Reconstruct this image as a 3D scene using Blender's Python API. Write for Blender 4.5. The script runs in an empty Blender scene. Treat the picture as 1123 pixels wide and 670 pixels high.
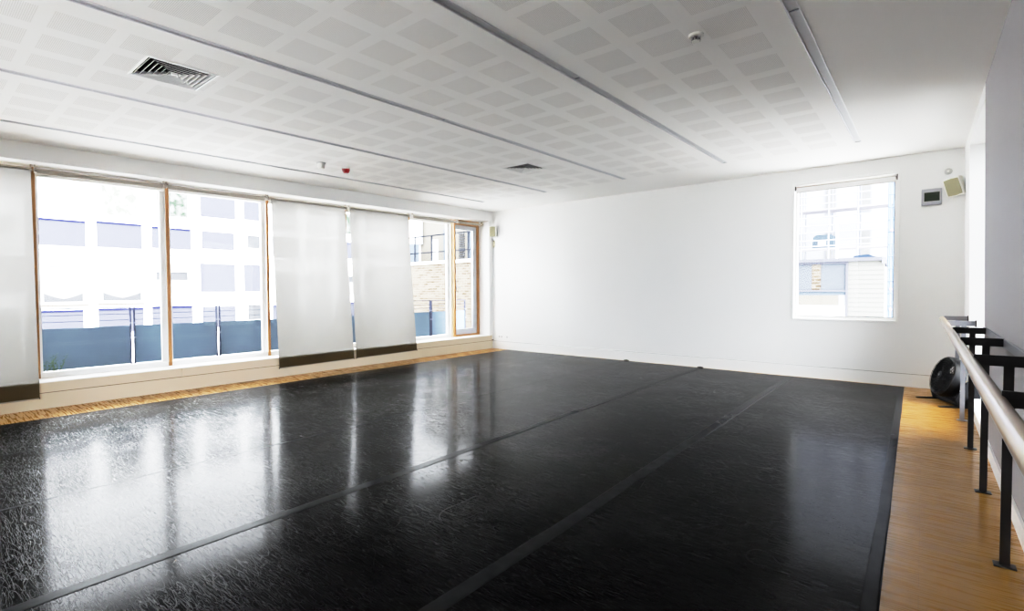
import bpy, bmesh, math, random
from mathutils import Vector, Matrix
random.seed(7)
C = bpy.context.scene.collection
sc = bpy.context.scene
PI = math.pi

# ------------------------------------------------------------------ camera
F_PX = 551.7
def cam_axes(yaw, pitch, roll):
    cy, sy, cp, sp, cr, sr = math.cos(yaw), math.sin(yaw), math.cos(pitch), math.sin(pitch), math.cos(roll), math.sin(roll)
    f = Vector((-sy * cp, cy * cp, -sp)); rt = Vector((cy, sy, 0)); dn = f.cross(rt)
    return cr * rt + sr * dn, -sr * rt + cr * dn, f
r_, d_, f_ = cam_axes(.6858, .0276, .005)
cam = bpy.data.cameras.new('camera')
cam.sensor_width = 36; cam.sensor_fit = 'HORIZONTAL'; cam.lens = F_PX / 1123 * 36
cam.clip_start = .05; cam.clip_end = 300
co = bpy.data.objects.new('camera', cam); C.objects.link(co)
M = Matrix.Identity(4)
for i in range(3):
    M[i][0], M[i][1], M[i][2] = r_[i], -d_[i], -f_[i]
M.translation = Vector((0, 0, 1.40))
co.matrix_world = M
sc.camera = co

# ------------------------------------------------------------------ room numbers
XL = -8.285          # face of the window wall
XF = -8.62           # face of the window frames
def cz(x, y): return 3.13794 - .005569 * x + .019714 * y       # ceiling height (it rises a little to the back)
def zh(y): return 2.976 + .0168 * y                            # head of the window recess
def yb(x): return 9.355 - .0191 * (x + 8.285)                  # face of the back wall
def BW(p): return (p[0], yb(p[0]) + p[1], p[2])                # (x, depth out, z) on the back wall
def RW(p): return (.445 - .0125 * p[2] + p[0], p[1], p[2])     # (depth out, y, z) on the right wall
def HD(p): return (p[0], p[1], zh(p[1]) + p[2])                # heights counted from the recess head
def CL(p): return (p[0], p[1], cz(p[0], p[1]) + p[2])          # heights counted from the ceiling
YN = -2.6            # wall behind the camera

# ------------------------------------------------------------------ mesh builder
class MB:
    def __init__(s): s.v = []; s.f = []; s.m = []
    def add(s, vs, fs, m=0):
        n = len(s.v); s.v += [tuple(v) for v in vs]
        for f in fs: s.f.append([n + i for i in f]); s.m.append(m)
        return s
    def box(s, x0, x1, y0, y1, z0, z1, f=None, m=0):
        vs = [(x, y, z) for z in (z0, z1) for x, y in ((x0, y0), (x1, y0), (x1, y1), (x0, y1))]
        if f: vs = [f(v) for v in vs]
        return s.add(vs, [(3, 2, 1, 0), (4, 5, 6, 7), (0, 1, 5, 4), (1, 2, 6, 5), (2, 3, 7, 6), (3, 0, 4, 7)], m)
    def quad(s, *vs, m=0): return s.add(vs, [tuple(range(len(vs)))], m)
    def tube(s, pts, r, n=12, cap=True, m=0):
        pts = [Vector(p) for p in pts]; rs = r if isinstance(r, (list, tuple)) else [r] * len(pts)
        rings = []
        for i, p in enumerate(pts):
            t = (pts[min(i + 1, len(pts) - 1)] - pts[max(i - 1, 0)]).normalized()
            a = Vector((0, 0, 1)) if abs(t.z) < .9 else Vector((1, 0, 0))
            u = t.cross(a).normalized(); w = t.cross(u).normalized()
            rings.append([p + rs[i] * (math.cos(2 * PI * k / n) * u + math.sin(2 * PI * k / n) * w) for k in range(n)])
        vs = [v for rg in rings for v in rg]; fs = []
        for i in range(len(rings) - 1):
            for k in range(n):
                fs.append((i * n + k, i * n + (k + 1) % n, (i + 1) * n + (k + 1) % n, (i + 1) * n + k))
        if cap: fs += [tuple(reversed(range(n))), tuple((len(rings) - 1) * n + k for k in range(n))]
        return s.add(vs, fs, m)
    def lathe(s, prof, o, ax, n=32, m=0, close=False):
        o = Vector(o); ax = Vector(ax).normalized()
        a = Vector((0, 0, 1)) if abs(ax.z) < .9 else Vector((1, 0, 0))
        u = ax.cross(a).normalized(); w = ax.cross(u).normalized()
        vs = [o + h * ax + r * (math.cos(2 * PI * k / n) * u + math.sin(2 * PI * k / n) * w) for r, h in prof for k in range(n)]
        fs = []
        L = len(prof)
        for i in range(L if close else L - 1):
            j = (i + 1) % L
            for k in range(n): fs.append((i * n + k, i * n + (k + 1) % n, j * n + (k + 1) % n, j * n + k))
        if not close:
            if prof[0][0] > 1e-6: fs.append(tuple(reversed(range(n))))
            if prof[-1][0] > 1e-6: fs.append(tuple((L - 1) * n + k for k in range(n)))
        return s.add(vs, fs, m)
    def prism(s, poly, e0, e1, fn, m=0):
        n = len(poly); vs = [fn(p, e0) for p in poly] + [fn(p, e1) for p in poly]
        fs = [tuple(reversed(range(n))), tuple(range(n, 2 * n))] + [(i, (i + 1) % n, n + (i + 1) % n, n + i) for i in range(n)]
        return s.add(vs, fs, m)
    def build(s, name, mats, parent=None, smooth=False, bevel=0, loc=None):
        if not isinstance(mats, (list, tuple)): mats = [mats]
        if parent is not None: off = abs_loc(parent)
        elif loc is not None: off = Vector(loc)
        else:
            xs, ys, zs = zip(*s.v); off = Vector(((min(xs) + max(xs)) / 2, (min(ys) + max(ys)) / 2, min(zs)))
        me = bpy.data.meshes.new(name)
        me.from_pydata([tuple(Vector(v) - off) for v in s.v], [], s.f)
        for m in mats: me.materials.append(m)
        if len(mats) > 1: me.polygons.foreach_set('material_index', s.m)
        bm = bmesh.new(); bm.from_mesh(me)
        bmesh.ops.remove_doubles(bm, verts=bm.verts, dist=1e-6)
        bmesh.ops.recalc_face_normals(bm, faces=bm.faces); bm.to_mesh(me); bm.free()
        o = bpy.data.objects.new(name, me); C.objects.link(o)
        if parent is not None: o.parent = parent
        else: o.location = off
        if smooth:
            for p in me.polygons: p.use_smooth = True
            me.set_sharp_from_angle(angle=math.radians(40))
        if bevel:
            b = o.modifiers.new('bevel', 'BEVEL'); b.width = bevel; b.segments = 2; b.limit_method = 'ANGLE'
        return o
def abs_loc(o):
    v = Vector((0, 0, 0))
    while o is not None: v += o.location; o = o.parent
    return v
def tag(o, label=None, cat=None, group=None, kind=None):
    if label: o['label'] = label
    if cat: o['category'] = cat
    if group: o['group'] = group
    if kind: o['kind'] = kind
    return o
def thing(name, loc, label, cat, group=None):
    o = bpy.data.objects.new(name, None); C.objects.link(o); o.location = loc; o.empty_display_size = .1
    return tag(o, label, cat, group)
def struct(mb, name, mats, **k):
    return tag(mb.build(name, mats, **k), kind='structure')
def dup(o, parent=None):
    c = o.copy(); C.objects.link(c)
    if parent is not None: c.parent = parent
    for ch in list(o.children): dup(ch, c)
    return c

# ------------------------------------------------------------------ materials
def mat(name):
    m = bpy.data.materials.new(name); m.use_nodes = True
    nt = m.node_tree; nt.nodes.clear()
    return m, nt, nt.nodes, nt.links
def N(ns, t, **k):
    n = ns.new(t)
    for a, b in k.items():
        if a.startswith('i_'):
            key = a[2:]; n.inputs[int(key) if key.isdigit() else key.replace('_', ' ')].default_value = b
        else: setattr(n, a, b)
    return n
def rgba(c): return (c[0], c[1], c[2], 1)
def simple(name, col, rough=.5, metal=0, var=.04, scale=6, bump=0, bscale=60, coat=0, spec=.5):
    m, nt, ns, L = mat(name)
    out = N(ns, 'ShaderNodeOutputMaterial'); b = N(ns, 'ShaderNodeBsdfPrincipled')
    b.inputs['Roughness'].default_value = rough; b.inputs['Metallic'].default_value = metal
    b.inputs['Coat Weight'].default_value = coat; b.inputs['Specular IOR Level'].default_value = spec
    g = N(ns, 'ShaderNodeNewGeometry'); nz = N(ns, 'ShaderNodeTexNoise'); nz.inputs['Scale'].default_value = scale
    nz.inputs['Detail'].default_value = 4
    L.new(g.outputs['Position'], nz.inputs['Vector'])
    mx = N(ns, 'ShaderNodeMix', data_type='RGBA')
    mx.inputs[6].default_value = rgba([c * (1 - var) for c in col]); mx.inputs[7].default_value = rgba([min(1, c * (1 + var)) for c in col])
    L.new(nz.outputs['Fac'], mx.inputs[0]); L.new(mx.outputs[2], b.inputs['Base Color'])
    if bump:
        n2 = N(ns, 'ShaderNodeTexNoise'); n2.inputs['Scale'].default_value = bscale; L.new(g.outputs['Position'], n2.inputs['Vector'])
        bp = N(ns, 'ShaderNodeBump'); bp.inputs['Strength'].default_value = bump; bp.inputs['Distance'].default_value = .002
        L.new(n2.outputs['Fac'], bp.inputs['Height']); L.new(bp.outputs['Normal'], b.inputs['Normal'])
    L.new(b.outputs[0], out.inputs[0])
    return m
def math_(ns, L, op, a, b=None, c=None, clamp=False):
    n = N(ns, 'ShaderNodeMath', operation=op); n.use_clamp = clamp
    for i, x in enumerate((a, b, c)):
        if x is None: continue
        if isinstance(x, (int, float)): n.inputs[i].default_value = x
        else: L.new(x, n.inputs[i])
    return n.outputs[0]

MT = {}
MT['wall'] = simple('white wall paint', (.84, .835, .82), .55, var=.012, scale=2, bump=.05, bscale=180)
MT['wall_right'] = simple('shaded white wall paint', (.29, .275, .28), .6, var=.012, scale=2, bump=.05, bscale=180)  # white wall; dimness of the near stretch is put into the colour
MT['dado'] = simple('bounce tinted white paint', (.58, .50, .385), .5, var=.02, scale=2)  # white boards; shade and warm floor bounce are mixed into the colour
MT['shadow_gap'] = simple('painted gap shade', (.14, .115, .085), .8, spec=0)
MT['grey_joint'] = simple('grey board joint', (.38, .37, .36), .8, spec=0)
MT['trim'] = simple('white gloss trim paint', (.86, .855, .84), .35, var=.01)
MT['plaster'] = simple('ceiling plaster', (.86, .85, .83), .7, var=.01, scale=1.5)
MT['timber'] = simple('orange brown window timber', (.36, .18, .065), .4, var=.2, scale=12)
MT['pale_timber'] = simple('pale cream timber', (.66, .52, .36), .4, var=.05)
MT['alu'] = simple('grey window aluminium', (.46, .47, .50), .4, metal=.4, var=.03)
MT['alu_slot'] = simple('slot aluminium', (.55, .55, .565), .5, metal=0, var=.04)
MT['alu_edge'] = simple('slot edge white metal', (.62, .62, .64), .4, metal=.2, var=.02)
MT['steel_dark'] = simple('dark painted steel', (.016, .014, .014), .45, var=.1)
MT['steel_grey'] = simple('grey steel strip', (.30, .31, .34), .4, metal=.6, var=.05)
MT['black_plastic'] = simple('black plastic', (.006, .006, .007), .35, var=.1, spec=.22)
MT['black_dull'] = simple('dull black plastic', (.008, .008, .010), .6, var=.1, spec=.2)
MT['tape'] = simple('black floor tape', (.02, .021, .024), .32, var=.3, scale=14, bump=.3, bscale=40)
MT['white_plastic'] = simple('white plastic', (.80, .79, .74), .4, var=.01)
MT['cream_plastic'] = simple('cream plastic', (.72, .66, .46), .4, var=.02)
MT['grille_cloth'] = simple('beige speaker grille', (.27, .25, .16), .7, var=.1, scale=120, bump=.3, bscale=300)
MT['grey_plastic'] = simple('grey metal plate', (.42, .42, .45), .35, metal=.5, var=.02)
MT['fan_shine'] = simple('dark grey plastic', (.10, .10, .11), .35)
MT['screen'] = simple('dark green screen', (.025, .032, .022), .2, var=.1)
MT['red'] = simple('red plastic', (.30, .004, .006), .3, var=.05)
MT['disc'] = simple('pale grey plastic', (.5, .49, .48), .4, var=.02)
MT['vent_metal'] = simple('vent white metal', (.74, .74, .72), .4, var=.02)
MT['vent_brown'] = simple('vent shaded metal', (.30, .28, .24), .5, var=.02)
MT['void'] = simple('dark duct and louvre shade', (.02, .02, .02), .9)
MT['chrome'] = simple('polished steel', (.6, .6, .6), .15, metal=1, var=.02)
# outdoors
MT['facade'] = simple('white facade render', (.88, .88, .88), .8, var=.015, scale=1.2, spec=0)
MT['blue'] = simple('blue facade panel', (.033, .034, .045), .7, var=.05, scale=2.5, spec=0)
MT['blue_dark'] = simple('dark blue lip', (.010, .011, .032), .7, spec=0)  # deeper blue than the panel below it
MT['win_frame'] = simple('white window frame', (.5, .5, .5), .5, spec=0)
MT['sill_grey'] = simple('grey beige window sill', (.055, .05, .042), .8, spec=0)
MT['rail_grey'] = simple('grey roof railing', (.014, .015, .018), .6, spec=0)
MT['pane_grey'] = simple('grey reflecting pane', (.032, .033, .036), .25, var=.35, scale=1.1, spec=0)
MT['pane_white'] = simple('bright blinds behind pane', (.13, .13, .13), .3, var=.2, scale=1.0, spec=0)
MT['rail_sheet'] = simple('blue grey railing sheet', (.11, .145, .19), .55, var=.2, scale=1.8, spec=0)
MT['rail_metal'] = simple('dark railing steel', (.05, .055, .08), .5, var=.1, spec=0)
MT['gravel'] = simple('gravel stones', (.20, .19, .18), .8, var=.8, scale=60, spec=0)
MT['slab'] = simple('pale concrete', (.5, .5, .5), .8, var=.08, scale=5, spec=0)
MT['street'] = simple('street asphalt', (.5, .5, .5), .9, var=.05, spec=0)
MT['leaf'] = simple('green leaves', (.075, .11, .06), .6, var=.3, scale=30, spec=0)
MT['cream_render'] = simple('cream render', (.075, .07, .06), .8, var=.03, spec=0)
MT['pale_blue'] = simple('pale blue painted metal', (.045, .055, .07), .6, var=.05, spec=0)
MT['coping'] = simple('grey coping', (.05, .051, .062), .6, var=.04, spec=0)
MT['roof_dark'] = simple('dark slate', (.02, .028, .045), .7, var=.5, scale=3, spec=0)
MT['scaffold'] = simple('galvanised scaffold', (.17, .18, .22), .5, var=.06, spec=0)
MT['board'] = simple('scaffold board', (.22, .215, .24), .7, var=.1, spec=0)
MT['tall_wall'] = simple('pale washed facade', (.26, .27, .30), .8, var=.03, scale=.6, spec=0)
MT['tall_win'] = simple('pale blue glazing', (.17, .18, .22), .4, var=.05, spec=0)
MT['siding'] = simple('cream siding', (.09, .09, .085), .7, var=.03, spec=0)
MT['joint_cream'] = simple('cream siding joint', (.07, .07, .068), .8, spec=0)
MT['tower_blue'] = simple('pale blue scaffold steel', (.075, .105, .165), .6, spec=0)
MT['panel_grey'] = simple('blue grey panel', (.045, .050, .06), .5, var=.03, spec=0)
MT['tarp'] = simple('green tarpaulin', (.05, .13, .06), .6, var=.2, spec=0)
MT['far_red'] = simple('red marker', (.6, .2, .2), .6, spec=0)

# glass: thin sheet, see-through with a fresnel gloss
def glass(name, tint):
    m, nt, ns, L = mat(name)
    out = N(ns, 'ShaderNodeOutputMaterial'); t = N(ns, 'ShaderNodeBsdfTransparent'); t.inputs[0].default_value = rgba(tint)
    g = N(ns, 'ShaderNodeBsdfGlossy'); g.inputs['Roughness'].default_value = .01
    fr = N(ns, 'ShaderNodeFresnel'); fr.inputs[0].default_value = 1.25
    nz = N(ns, 'ShaderNodeTexNoise'); nz.inputs['Scale'].default_value = 1.5
    mn = math_(ns, L, 'MULTIPLY', fr.outputs[0], math_(ns, L, 'MULTIPLY_ADD', nz.outputs['Fac'], .1, .9), clamp=True)
    mx = N(ns, 'ShaderNodeMixShader'); L.new(mn, mx.inputs[0]); L.new(t.outputs[0], mx.inputs[1]); L.new(g.outputs[0], mx.inputs[2])
    L.new(mx.outputs[0], out.inputs[0]); return m
MT['glass'] = glass('window glass', (.93, .95, .95))

MT['dimming_glass'] = glass('light cutting window glass', (.26, .265, .265))  # tint added only to cut the daylight through the right opening

# blind cloth: loose weave, dark olive by itself, glows with daylight behind it
def blind_cloth():
    m, nt, ns, L = mat('blind cloth')
    out = N(ns, 'ShaderNodeOutputMaterial')
    d = N(ns, 'ShaderNodeBsdfDiffuse'); tl = N(ns, 'ShaderNodeBsdfTranslucent'); tr = N(ns, 'ShaderNodeBsdfTransparent')
    tc = N(ns, 'ShaderNodeTexCoord'); nz = N(ns, 'ShaderNodeTexNoise'); nz.inputs['Scale'].default_value = 3
    L.new(tc.outputs['Object'], nz.inputs['Vector'])
    mx = N(ns, 'ShaderNodeMix', data_type='RGBA'); mx.inputs[6].default_value = (.058, .045, .024, 1); mx.inputs[7].default_value = (.072, .057, .032, 1)
    L.new(nz.outputs['Fac'], mx.inputs[0]); L.new(mx.outputs[2], d.inputs[0])
    tl.inputs[0].default_value = (TRANS, TRANS * .985, TRANS * .955, 1); tr.inputs[0].default_value = (1, 1, 1, 1)
    a = N(ns, 'ShaderNodeAddShader'); L.new(d.outputs[0], a.inputs[0]); L.new(tl.outputs[0], a.inputs[1])
    ms = N(ns, 'ShaderNodeMixShader'); ms.inputs[0].default_value = OPEN
    L.new(a.outputs[0], ms.inputs[1]); L.new(tr.outputs[0], ms.inputs[2]); L.new(ms.outputs[0], out.inputs[0])
    return m
TRANS, OPEN = .095, .008
MT['blind'] = blind_cloth()
MT['blind_tube'] = simple('grey brown blind tube', (.34, .31, .27), .5, var=.04)

# perforated plasterboard patches
def perforated():
    m, nt, ns, L = mat('perforated plasterboard')
    out = N(ns, 'ShaderNodeOutputMaterial'); b = N(ns, 'ShaderNodeBsdfPrincipled'); b.inputs['Roughness'].default_value = .75
    g = N(ns, 'ShaderNodeNewGeometry'); sp = N(ns, 'ShaderNodeSeparateXYZ'); L.new(g.outputs['Position'], sp.inputs[0])
    P = .0105
    def fr(o): return math_(ns, L, 'ABSOLUTE', math_(ns, L, 'SUBTRACT', math_(ns, L, 'FRACT', math_(ns, L, 'DIVIDE', o, P)), .5))
    ax, ay = fr(sp.outputs[0]), fr(sp.outputs[1])
    r2 = math_(ns, L, 'ADD', math_(ns, L, 'MULTIPLY', ax, ax), math_(ns, L, 'MULTIPLY', ay, ay))
    hole = math_(ns, L, 'LESS_THAN', r2, .068)
    nz = N(ns, 'ShaderNodeTexNoise'); nz.inputs['Scale'].default_value = 2.2; L.new(g.outputs['Position'], nz.inputs['Vector'])
    base = N(ns, 'ShaderNodeMix', data_type='RGBA'); base.inputs[6].default_value = (.82, .805, .785, 1); base.inputs[7].default_value = (.86, .85, .83, 1)
    L.new(nz.outputs['Fac'], base.inputs[0])
    mx = N(ns, 'ShaderNodeMix', data_type='RGBA'); mx.inputs[7].default_value = (.56, .545, .525, 1)
    L.new(base.outputs[2], mx.inputs[6]); L.new(hole, mx.inputs[0]); L.new(mx.outputs[2], b.inputs['Base Color'])
    L.new(b.outputs[0], out.inputs[0]); return m
MT['perf'] = perforated()

# strip wood floor, boards running across the room
def wood_floor():
    m, nt, ns, L = mat('strip wood floor')
    out = N(ns, 'ShaderNodeOutputMaterial'); b = N(ns, 'ShaderNodeBsdfPrincipled')
    g = N(ns, 'ShaderNodeNewGeometry')
    br = N(ns, 'ShaderNodeTexBrick'); br.offset = .37; br.offset_frequency = 3
    br.inputs['Scale'].default_value = 1; br.inputs['Brick Width'].default_value = .85; br.inputs['Row Height'].default_value = .070
    br.inputs['Mortar Size'].default_value = .0007; br.inputs['Mortar Smooth'].default_value = .3; br.inputs['Bias'].default_value = 0
    br.inputs['Color1'].default_value = (0, 0, 0, 1); br.inputs['Color2'].default_value = (1, 1, 1, 1); br.inputs['Mortar'].default_value = (.5, .5, .5, 1)
    L.new(g.outputs['Position'], br.inputs['Vector'])
    mp = N(ns, 'ShaderNodeMapping'); mp.inputs['Scale'].default_value = (2.2, 38, 1); L.new(g.outputs['Position'], mp.inputs[0])
    nz = N(ns, 'ShaderNodeTexNoise'); nz.inputs['Scale'].default_value = 1.6; nz.inputs['Detail'].default_value = 6; L.new(mp.outputs[0], nz.inputs['Vector'])
    fac = math_(ns, L, 'ADD', math_(ns, L, 'MULTIPLY_ADD', br.outputs['Color'], .46, .17), math_(ns, L, 'MULTIPLY', nz.outputs['Fac'], .17), clamp=True)
    rp = N(ns, 'ShaderNodeValToRGB'); e = rp.color_ramp.elements
    e[0].position = .1; e[0].color = (.26, .130, .031, 1); e[1].position = .95; e[1].color = (.36, .205, .060, 1)
    x = e.new(.5); x.color = (.31, .168, .044, 1)
    L.new(fac, rp.inputs[0])
    mx = N(ns, 'ShaderNodeMix', data_type='RGBA'); mx.inputs[7].default_value = (.17, .09, .025, 1)
    L.new(rp.outputs[0], mx.inputs[6]); L.new(br.outputs['Fac'], mx.inputs[0]); L.new(mx.outputs[2], b.inputs['Base Color'])
    b.inputs['Specular IOR Level'].default_value = .16
    L.new(math_(ns, L, 'MULTIPLY_ADD', nz.outputs['Fac'], .2, .18), b.inputs['Roughness'])
    bp = N(ns, 'ShaderNodeBump'); bp.inputs['Strength'].default_value = .12; bp.inputs['Distance'].default_value = .002
    L.new(math_(ns, L, 'SUBTRACT', 1.0, br.outputs['Fac']), bp.inputs['Height']); L.new(bp.outputs[0], b.inputs['Normal'])
    L.new(b.outputs[0], out.inputs[0]); return m
MT['wood'] = wood_floor()

# scuffed black vinyl
def vinyl():
    m, nt, ns, L = mat('scuffed black vinyl')
    out = N(ns, 'ShaderNodeOutputMaterial'); b = N(ns, 'ShaderNodeBsdfPrincipled')
    g = N(ns, 'ShaderNodeNewGeometry')
    def lines(scale, w, rot, stretch, dist, lo, hi, seed):
        mp = N(ns, 'ShaderNodeMapping'); mp.inputs['Rotation'].default_value = (0, 0, rot); mp.inputs['Scale'].default_value = (1, stretch, 1)
        mp.inputs['Location'].default_value = (seed * 3.7, seed * 1.3, seed)
        L.new(g.outputs['Position'], mp.inputs[0])
        n = N(ns, 'ShaderNodeTexNoise'); n.inputs['Scale'].default_value = scale; n.inputs['Detail'].default_value = 1; n.inputs['Distortion'].default_value = dist
        L.new(mp.outputs[0], n.inputs['Vector'])
        a = math_(ns, L, 'ABSOLUTE', math_(ns, L, 'SUBTRACT', n.outputs['Fac'], .5))
        ln = math_(ns, L, 'SUBTRACT', 1.0, math_(ns, L, 'DIVIDE', a, w), clamp=True)
        k = N(ns, 'ShaderNodeTexNoise'); k.inputs['Scale'].default_value = 1.3; k.inputs['Detail'].default_value = 3
        mp2 = N(ns, 'ShaderNodeMapping'); mp2.inputs['Location'].default_value = (seed * 5.1, seed, 0); L.new(g.outputs['Position'], mp2.inputs[0]); L.new(mp2.outputs[0], k.inputs['Vector'])
        mr = N(ns, 'ShaderNodeMapRange'); mr.inputs[1].default_value = lo; mr.inputs[2].default_value = hi
        L.new(k.outputs['Fac'], mr.inputs[0])
        return math_(ns, L, 'MULTIPLY', ln, mr.outputs[0])
    acc = None
    for a in ((1.6, .004, .3, 1.0, .9, .50, .66, 1), (2.4, .006, 1.2, 7.0, .25, .42, .6, 2), (3.0, .007, 2.1, 9.0, .3, .38, .58, 3),
              (3.6, .008, .75, 8.0, .2, .36, .6, 4), (4.6, .010, 2.7, 10.0, .25, .36, .6, 5), (6.0, .012, 1.7, 9.0, .25, .34, .6, 6), (7.0, .014, .2, 8.0, .3, .34, .6, 7)):
        l = lines(*a); acc = l if acc is None else math_(ns, L, 'MAXIMUM', acc, l)
    cloud = N(ns, 'ShaderNodeTexNoise'); cloud.inputs['Scale'].default_value = .9; cloud.inputs['Detail'].default_value = 6; L.new(g.outputs['Position'], cloud.inputs['Vector'])
    fine = N(ns, 'ShaderNodeTexNoise'); fine.inputs['Scale'].default_value = 55; fine.inputs['Detail'].default_value = 3
    mpf = N(ns, 'ShaderNodeMapping'); mpf.inputs['Scale'].default_value = (1, 2.4, 1); L.new(g.outputs['Position'], mpf.inputs[0]); L.new(mpf.outputs[0], fine.inputs['Vector'])
    base = N(ns, 'ShaderNodeMix', data_type='RGBA'); base.inputs[6].default_value = (.0012, .0012, .0015, 1); base.inputs[7].default_value = (.003, .0028, .0028, 1)
    L.new(cloud.outputs['Fac'], base.inputs[0])
    mx = N(ns, 'ShaderNodeMix', data_type='RGBA'); mx.inputs[7].default_value = (.10, .10, .105, 1)
    L.new(base.outputs[2], mx.inputs[6]); L.new(math_(ns, L, 'MULTIPLY', acc, .11), mx.inputs[0]); L.new(mx.outputs[2], b.inputs['Base Color'])
    ro = math_(ns, L, 'ADD', math_(ns, L, 'MULTIPLY_ADD', cloud.outputs['Fac'], .10, .06), math_(ns, L, 'MULTIPLY', acc, .22), clamp=True)
    gl = N(ns, 'ShaderNodeBsdfGlossy'); L.new(ro, gl.inputs['Roughness']); gl.inputs[0].default_value = (1, 1, 1, 1)
    b.inputs['Specular IOR Level'].default_value = 0; b.inputs['Roughness'].default_value = .8
    fr = N(ns, 'ShaderNodeFresnel'); fr.inputs[0].default_value = 1.13
    fk = math_(ns, L, 'MULTIPLY', fr.outputs[0], .52, clamp=True)
    und = N(ns, 'ShaderNodeTexNoise'); und.inputs['Scale'].default_value = 5; und.inputs['Detail'].default_value = 2; L.new(g.outputs['Position'], und.inputs['Vector'])
    h = math_(ns, L, 'ADD', math_(ns, L, 'MULTIPLY', fine.outputs['Fac'], .10), math_(ns, L, 'MULTIPLY', acc, -.15))
    h = math_(ns, L, 'ADD', h, math_(ns, L, 'MULTIPLY', und.outputs['Fac'], .22))
    bp = N(ns, 'ShaderNodeBump'); bp.inputs['Strength'].default_value = .35; bp.inputs['Distance'].default_value = .0022
    L.new(h, bp.inputs['Height']); L.new(bp.outputs[0], b.inputs['Normal'])
    L.new(bp.outputs[0], gl.inputs['Normal']); L.new(bp.outputs[0], fr.inputs['Normal'])
    ms = N(ns, 'ShaderNodeMixShader'); L.new(fk, ms.inputs[0]); L.new(b.outputs[0], ms.inputs[1]); L.new(gl.outputs[0], ms.inputs[2])
    g2 = N(ns, 'ShaderNodeBsdfGlossy'); g2.inputs['Roughness'].default_value = .34; L.new(bp.outputs[0], g2.inputs['Normal'])
    m2 = N(ns, 'ShaderNodeMixShader'); L.new(math_(ns, L, 'MULTIPLY', fk, math_(ns, L, 'MULTIPLY_ADD', acc, .6, .12)), m2.inputs[0]); L.new(ms.outputs[0], m2.inputs[1]); L.new(g2.outputs[0], m2.inputs[2])
    L.new(m2.outputs[0], out.inputs[0]); return m
MT['vinyl'] = vinyl()
def tape_mat():
    m, nt, ns, L = mat('worn black floor tape')
    out = N(ns, 'ShaderNodeOutputMaterial'); d = N(ns, 'ShaderNodeBsdfDiffuse'); g = N(ns, 'ShaderNodeNewGeometry')
    nz = N(ns, 'ShaderNodeTexNoise'); nz.inputs['Scale'].default_value = 9; nz.inputs['Detail'].default_value = 5; L.new(g.outputs['Position'], nz.inputs['Vector'])
    mx = N(ns, 'ShaderNodeMix', data_type='RGBA'); mx.inputs[6].default_value = (.013, .013, .014, 1); mx.inputs[7].default_value = (.035, .035, .037, 1)
    L.new(nz.outputs['Fac'], mx.inputs[0]); L.new(mx.outputs[2], d.inputs[0])
    gl = N(ns, 'ShaderNodeBsdfGlossy'); gl.inputs['Roughness'].default_value = .22
    bp = N(ns, 'ShaderNodeBump'); bp.inputs['Strength'].default_value = .4; bp.inputs['Distance'].default_value = .003; L.new(nz.outputs['Fac'], bp.inputs['Height'])
    L.new(bp.outputs[0], gl.inputs['Normal'])
    fr = N(ns, 'ShaderNodeFresnel'); fr.inputs[0].default_value = 1.14
    ms = N(ns, 'ShaderNodeMixShader'); L.new(math_(ns, L, 'MULTIPLY', fr.outputs[0], .55), ms.inputs[0]); L.new(d.outputs[0], ms.inputs[1]); L.new(gl.outputs[0], ms.inputs[2])
    L.new(ms.outputs[0], out.inputs[0]); return m
MT['tape'] = tape_mat()

# varnished barre wood
def barre_wood():
    m, nt, ns, L = mat('varnished barre wood')
    out = N(ns, 'ShaderNodeOutputMaterial'); b = N(ns, 'ShaderNodeBsdfPrincipled')
    g = N(ns, 'ShaderNodeNewGeometry'); mp = N(ns, 'ShaderNodeMapping'); mp.inputs['Scale'].default_value = (60, 1.2, 60); L.new(g.outputs['Position'], mp.inputs[0])
    nz = N(ns, 'ShaderNodeTexNoise'); nz.inputs['Scale'].default_value = 1.5; nz.inputs['Detail'].default_value = 4; L.new(mp.outputs[0], nz.inputs['Vector'])
    mx = N(ns, 'ShaderNodeMix', data_type='RGBA'); mx.inputs[6].default_value = (.36, .25, .15, 1); mx.inputs[7].default_value = (.46, .34, .22, 1)
    L.new(nz.outputs['Fac'], mx.inputs[0]); L.new(mx.outputs[2], b.inputs['Base Color'])
    b.inputs['Roughness'].default_value = .3; b.inputs['Coat Weight'].default_value = .45; b.inputs['Coat Roughness'].default_value = .10
    L.new(b.outputs[0], out.inputs[0]); return m
MT['barre'] = barre_wood()

# stock brick, pale yellow
def brick():
    m, nt, ns, L = mat('yellow stock brick')
    out = N(ns, 'ShaderNodeOutputMaterial'); b = N(ns, 'ShaderNodeBsdfPrincipled'); b.inputs['Roughness'].default_value = .85; b.inputs['Specular IOR Level'].default_value = 0
    g = N(ns, 'ShaderNodeNewGeometry'); sp = N(ns, 'ShaderNodeSeparateXYZ'); cb = N(ns, 'ShaderNodeCombineXYZ')
    L.new(g.outputs['Position'], sp.inputs[0]); L.new(math_(ns, L, 'ADD', sp.outputs[0], sp.outputs[1]), cb.inputs[0]); L.new(sp.outputs[2], cb.inputs[1])
    br = N(ns, 'ShaderNodeTexBrick'); br.inputs['Scale'].default_value = 1; br.inputs['Brick Width'].default_value = .28; br.inputs['Row Height'].default_value = .098
    br.inputs['Mortar Size'].default_value = .014; br.inputs['Bias'].default_value = -.28
    br.inputs['Color1'].default_value = (.070, .060, .047, 1); br.inputs['Color2'].default_value = (.018, .011, .006, 1); br.inputs['Mortar'].default_value = (.085, .077, .066, 1)
    L.new(cb.outputs[0], br.inputs['Vector']); L.new(br.outputs['Color'], b.inputs['Base Color']); L.new(b.outputs[0], out.inputs[0]); return m
MT['brick'] = brick()

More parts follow.
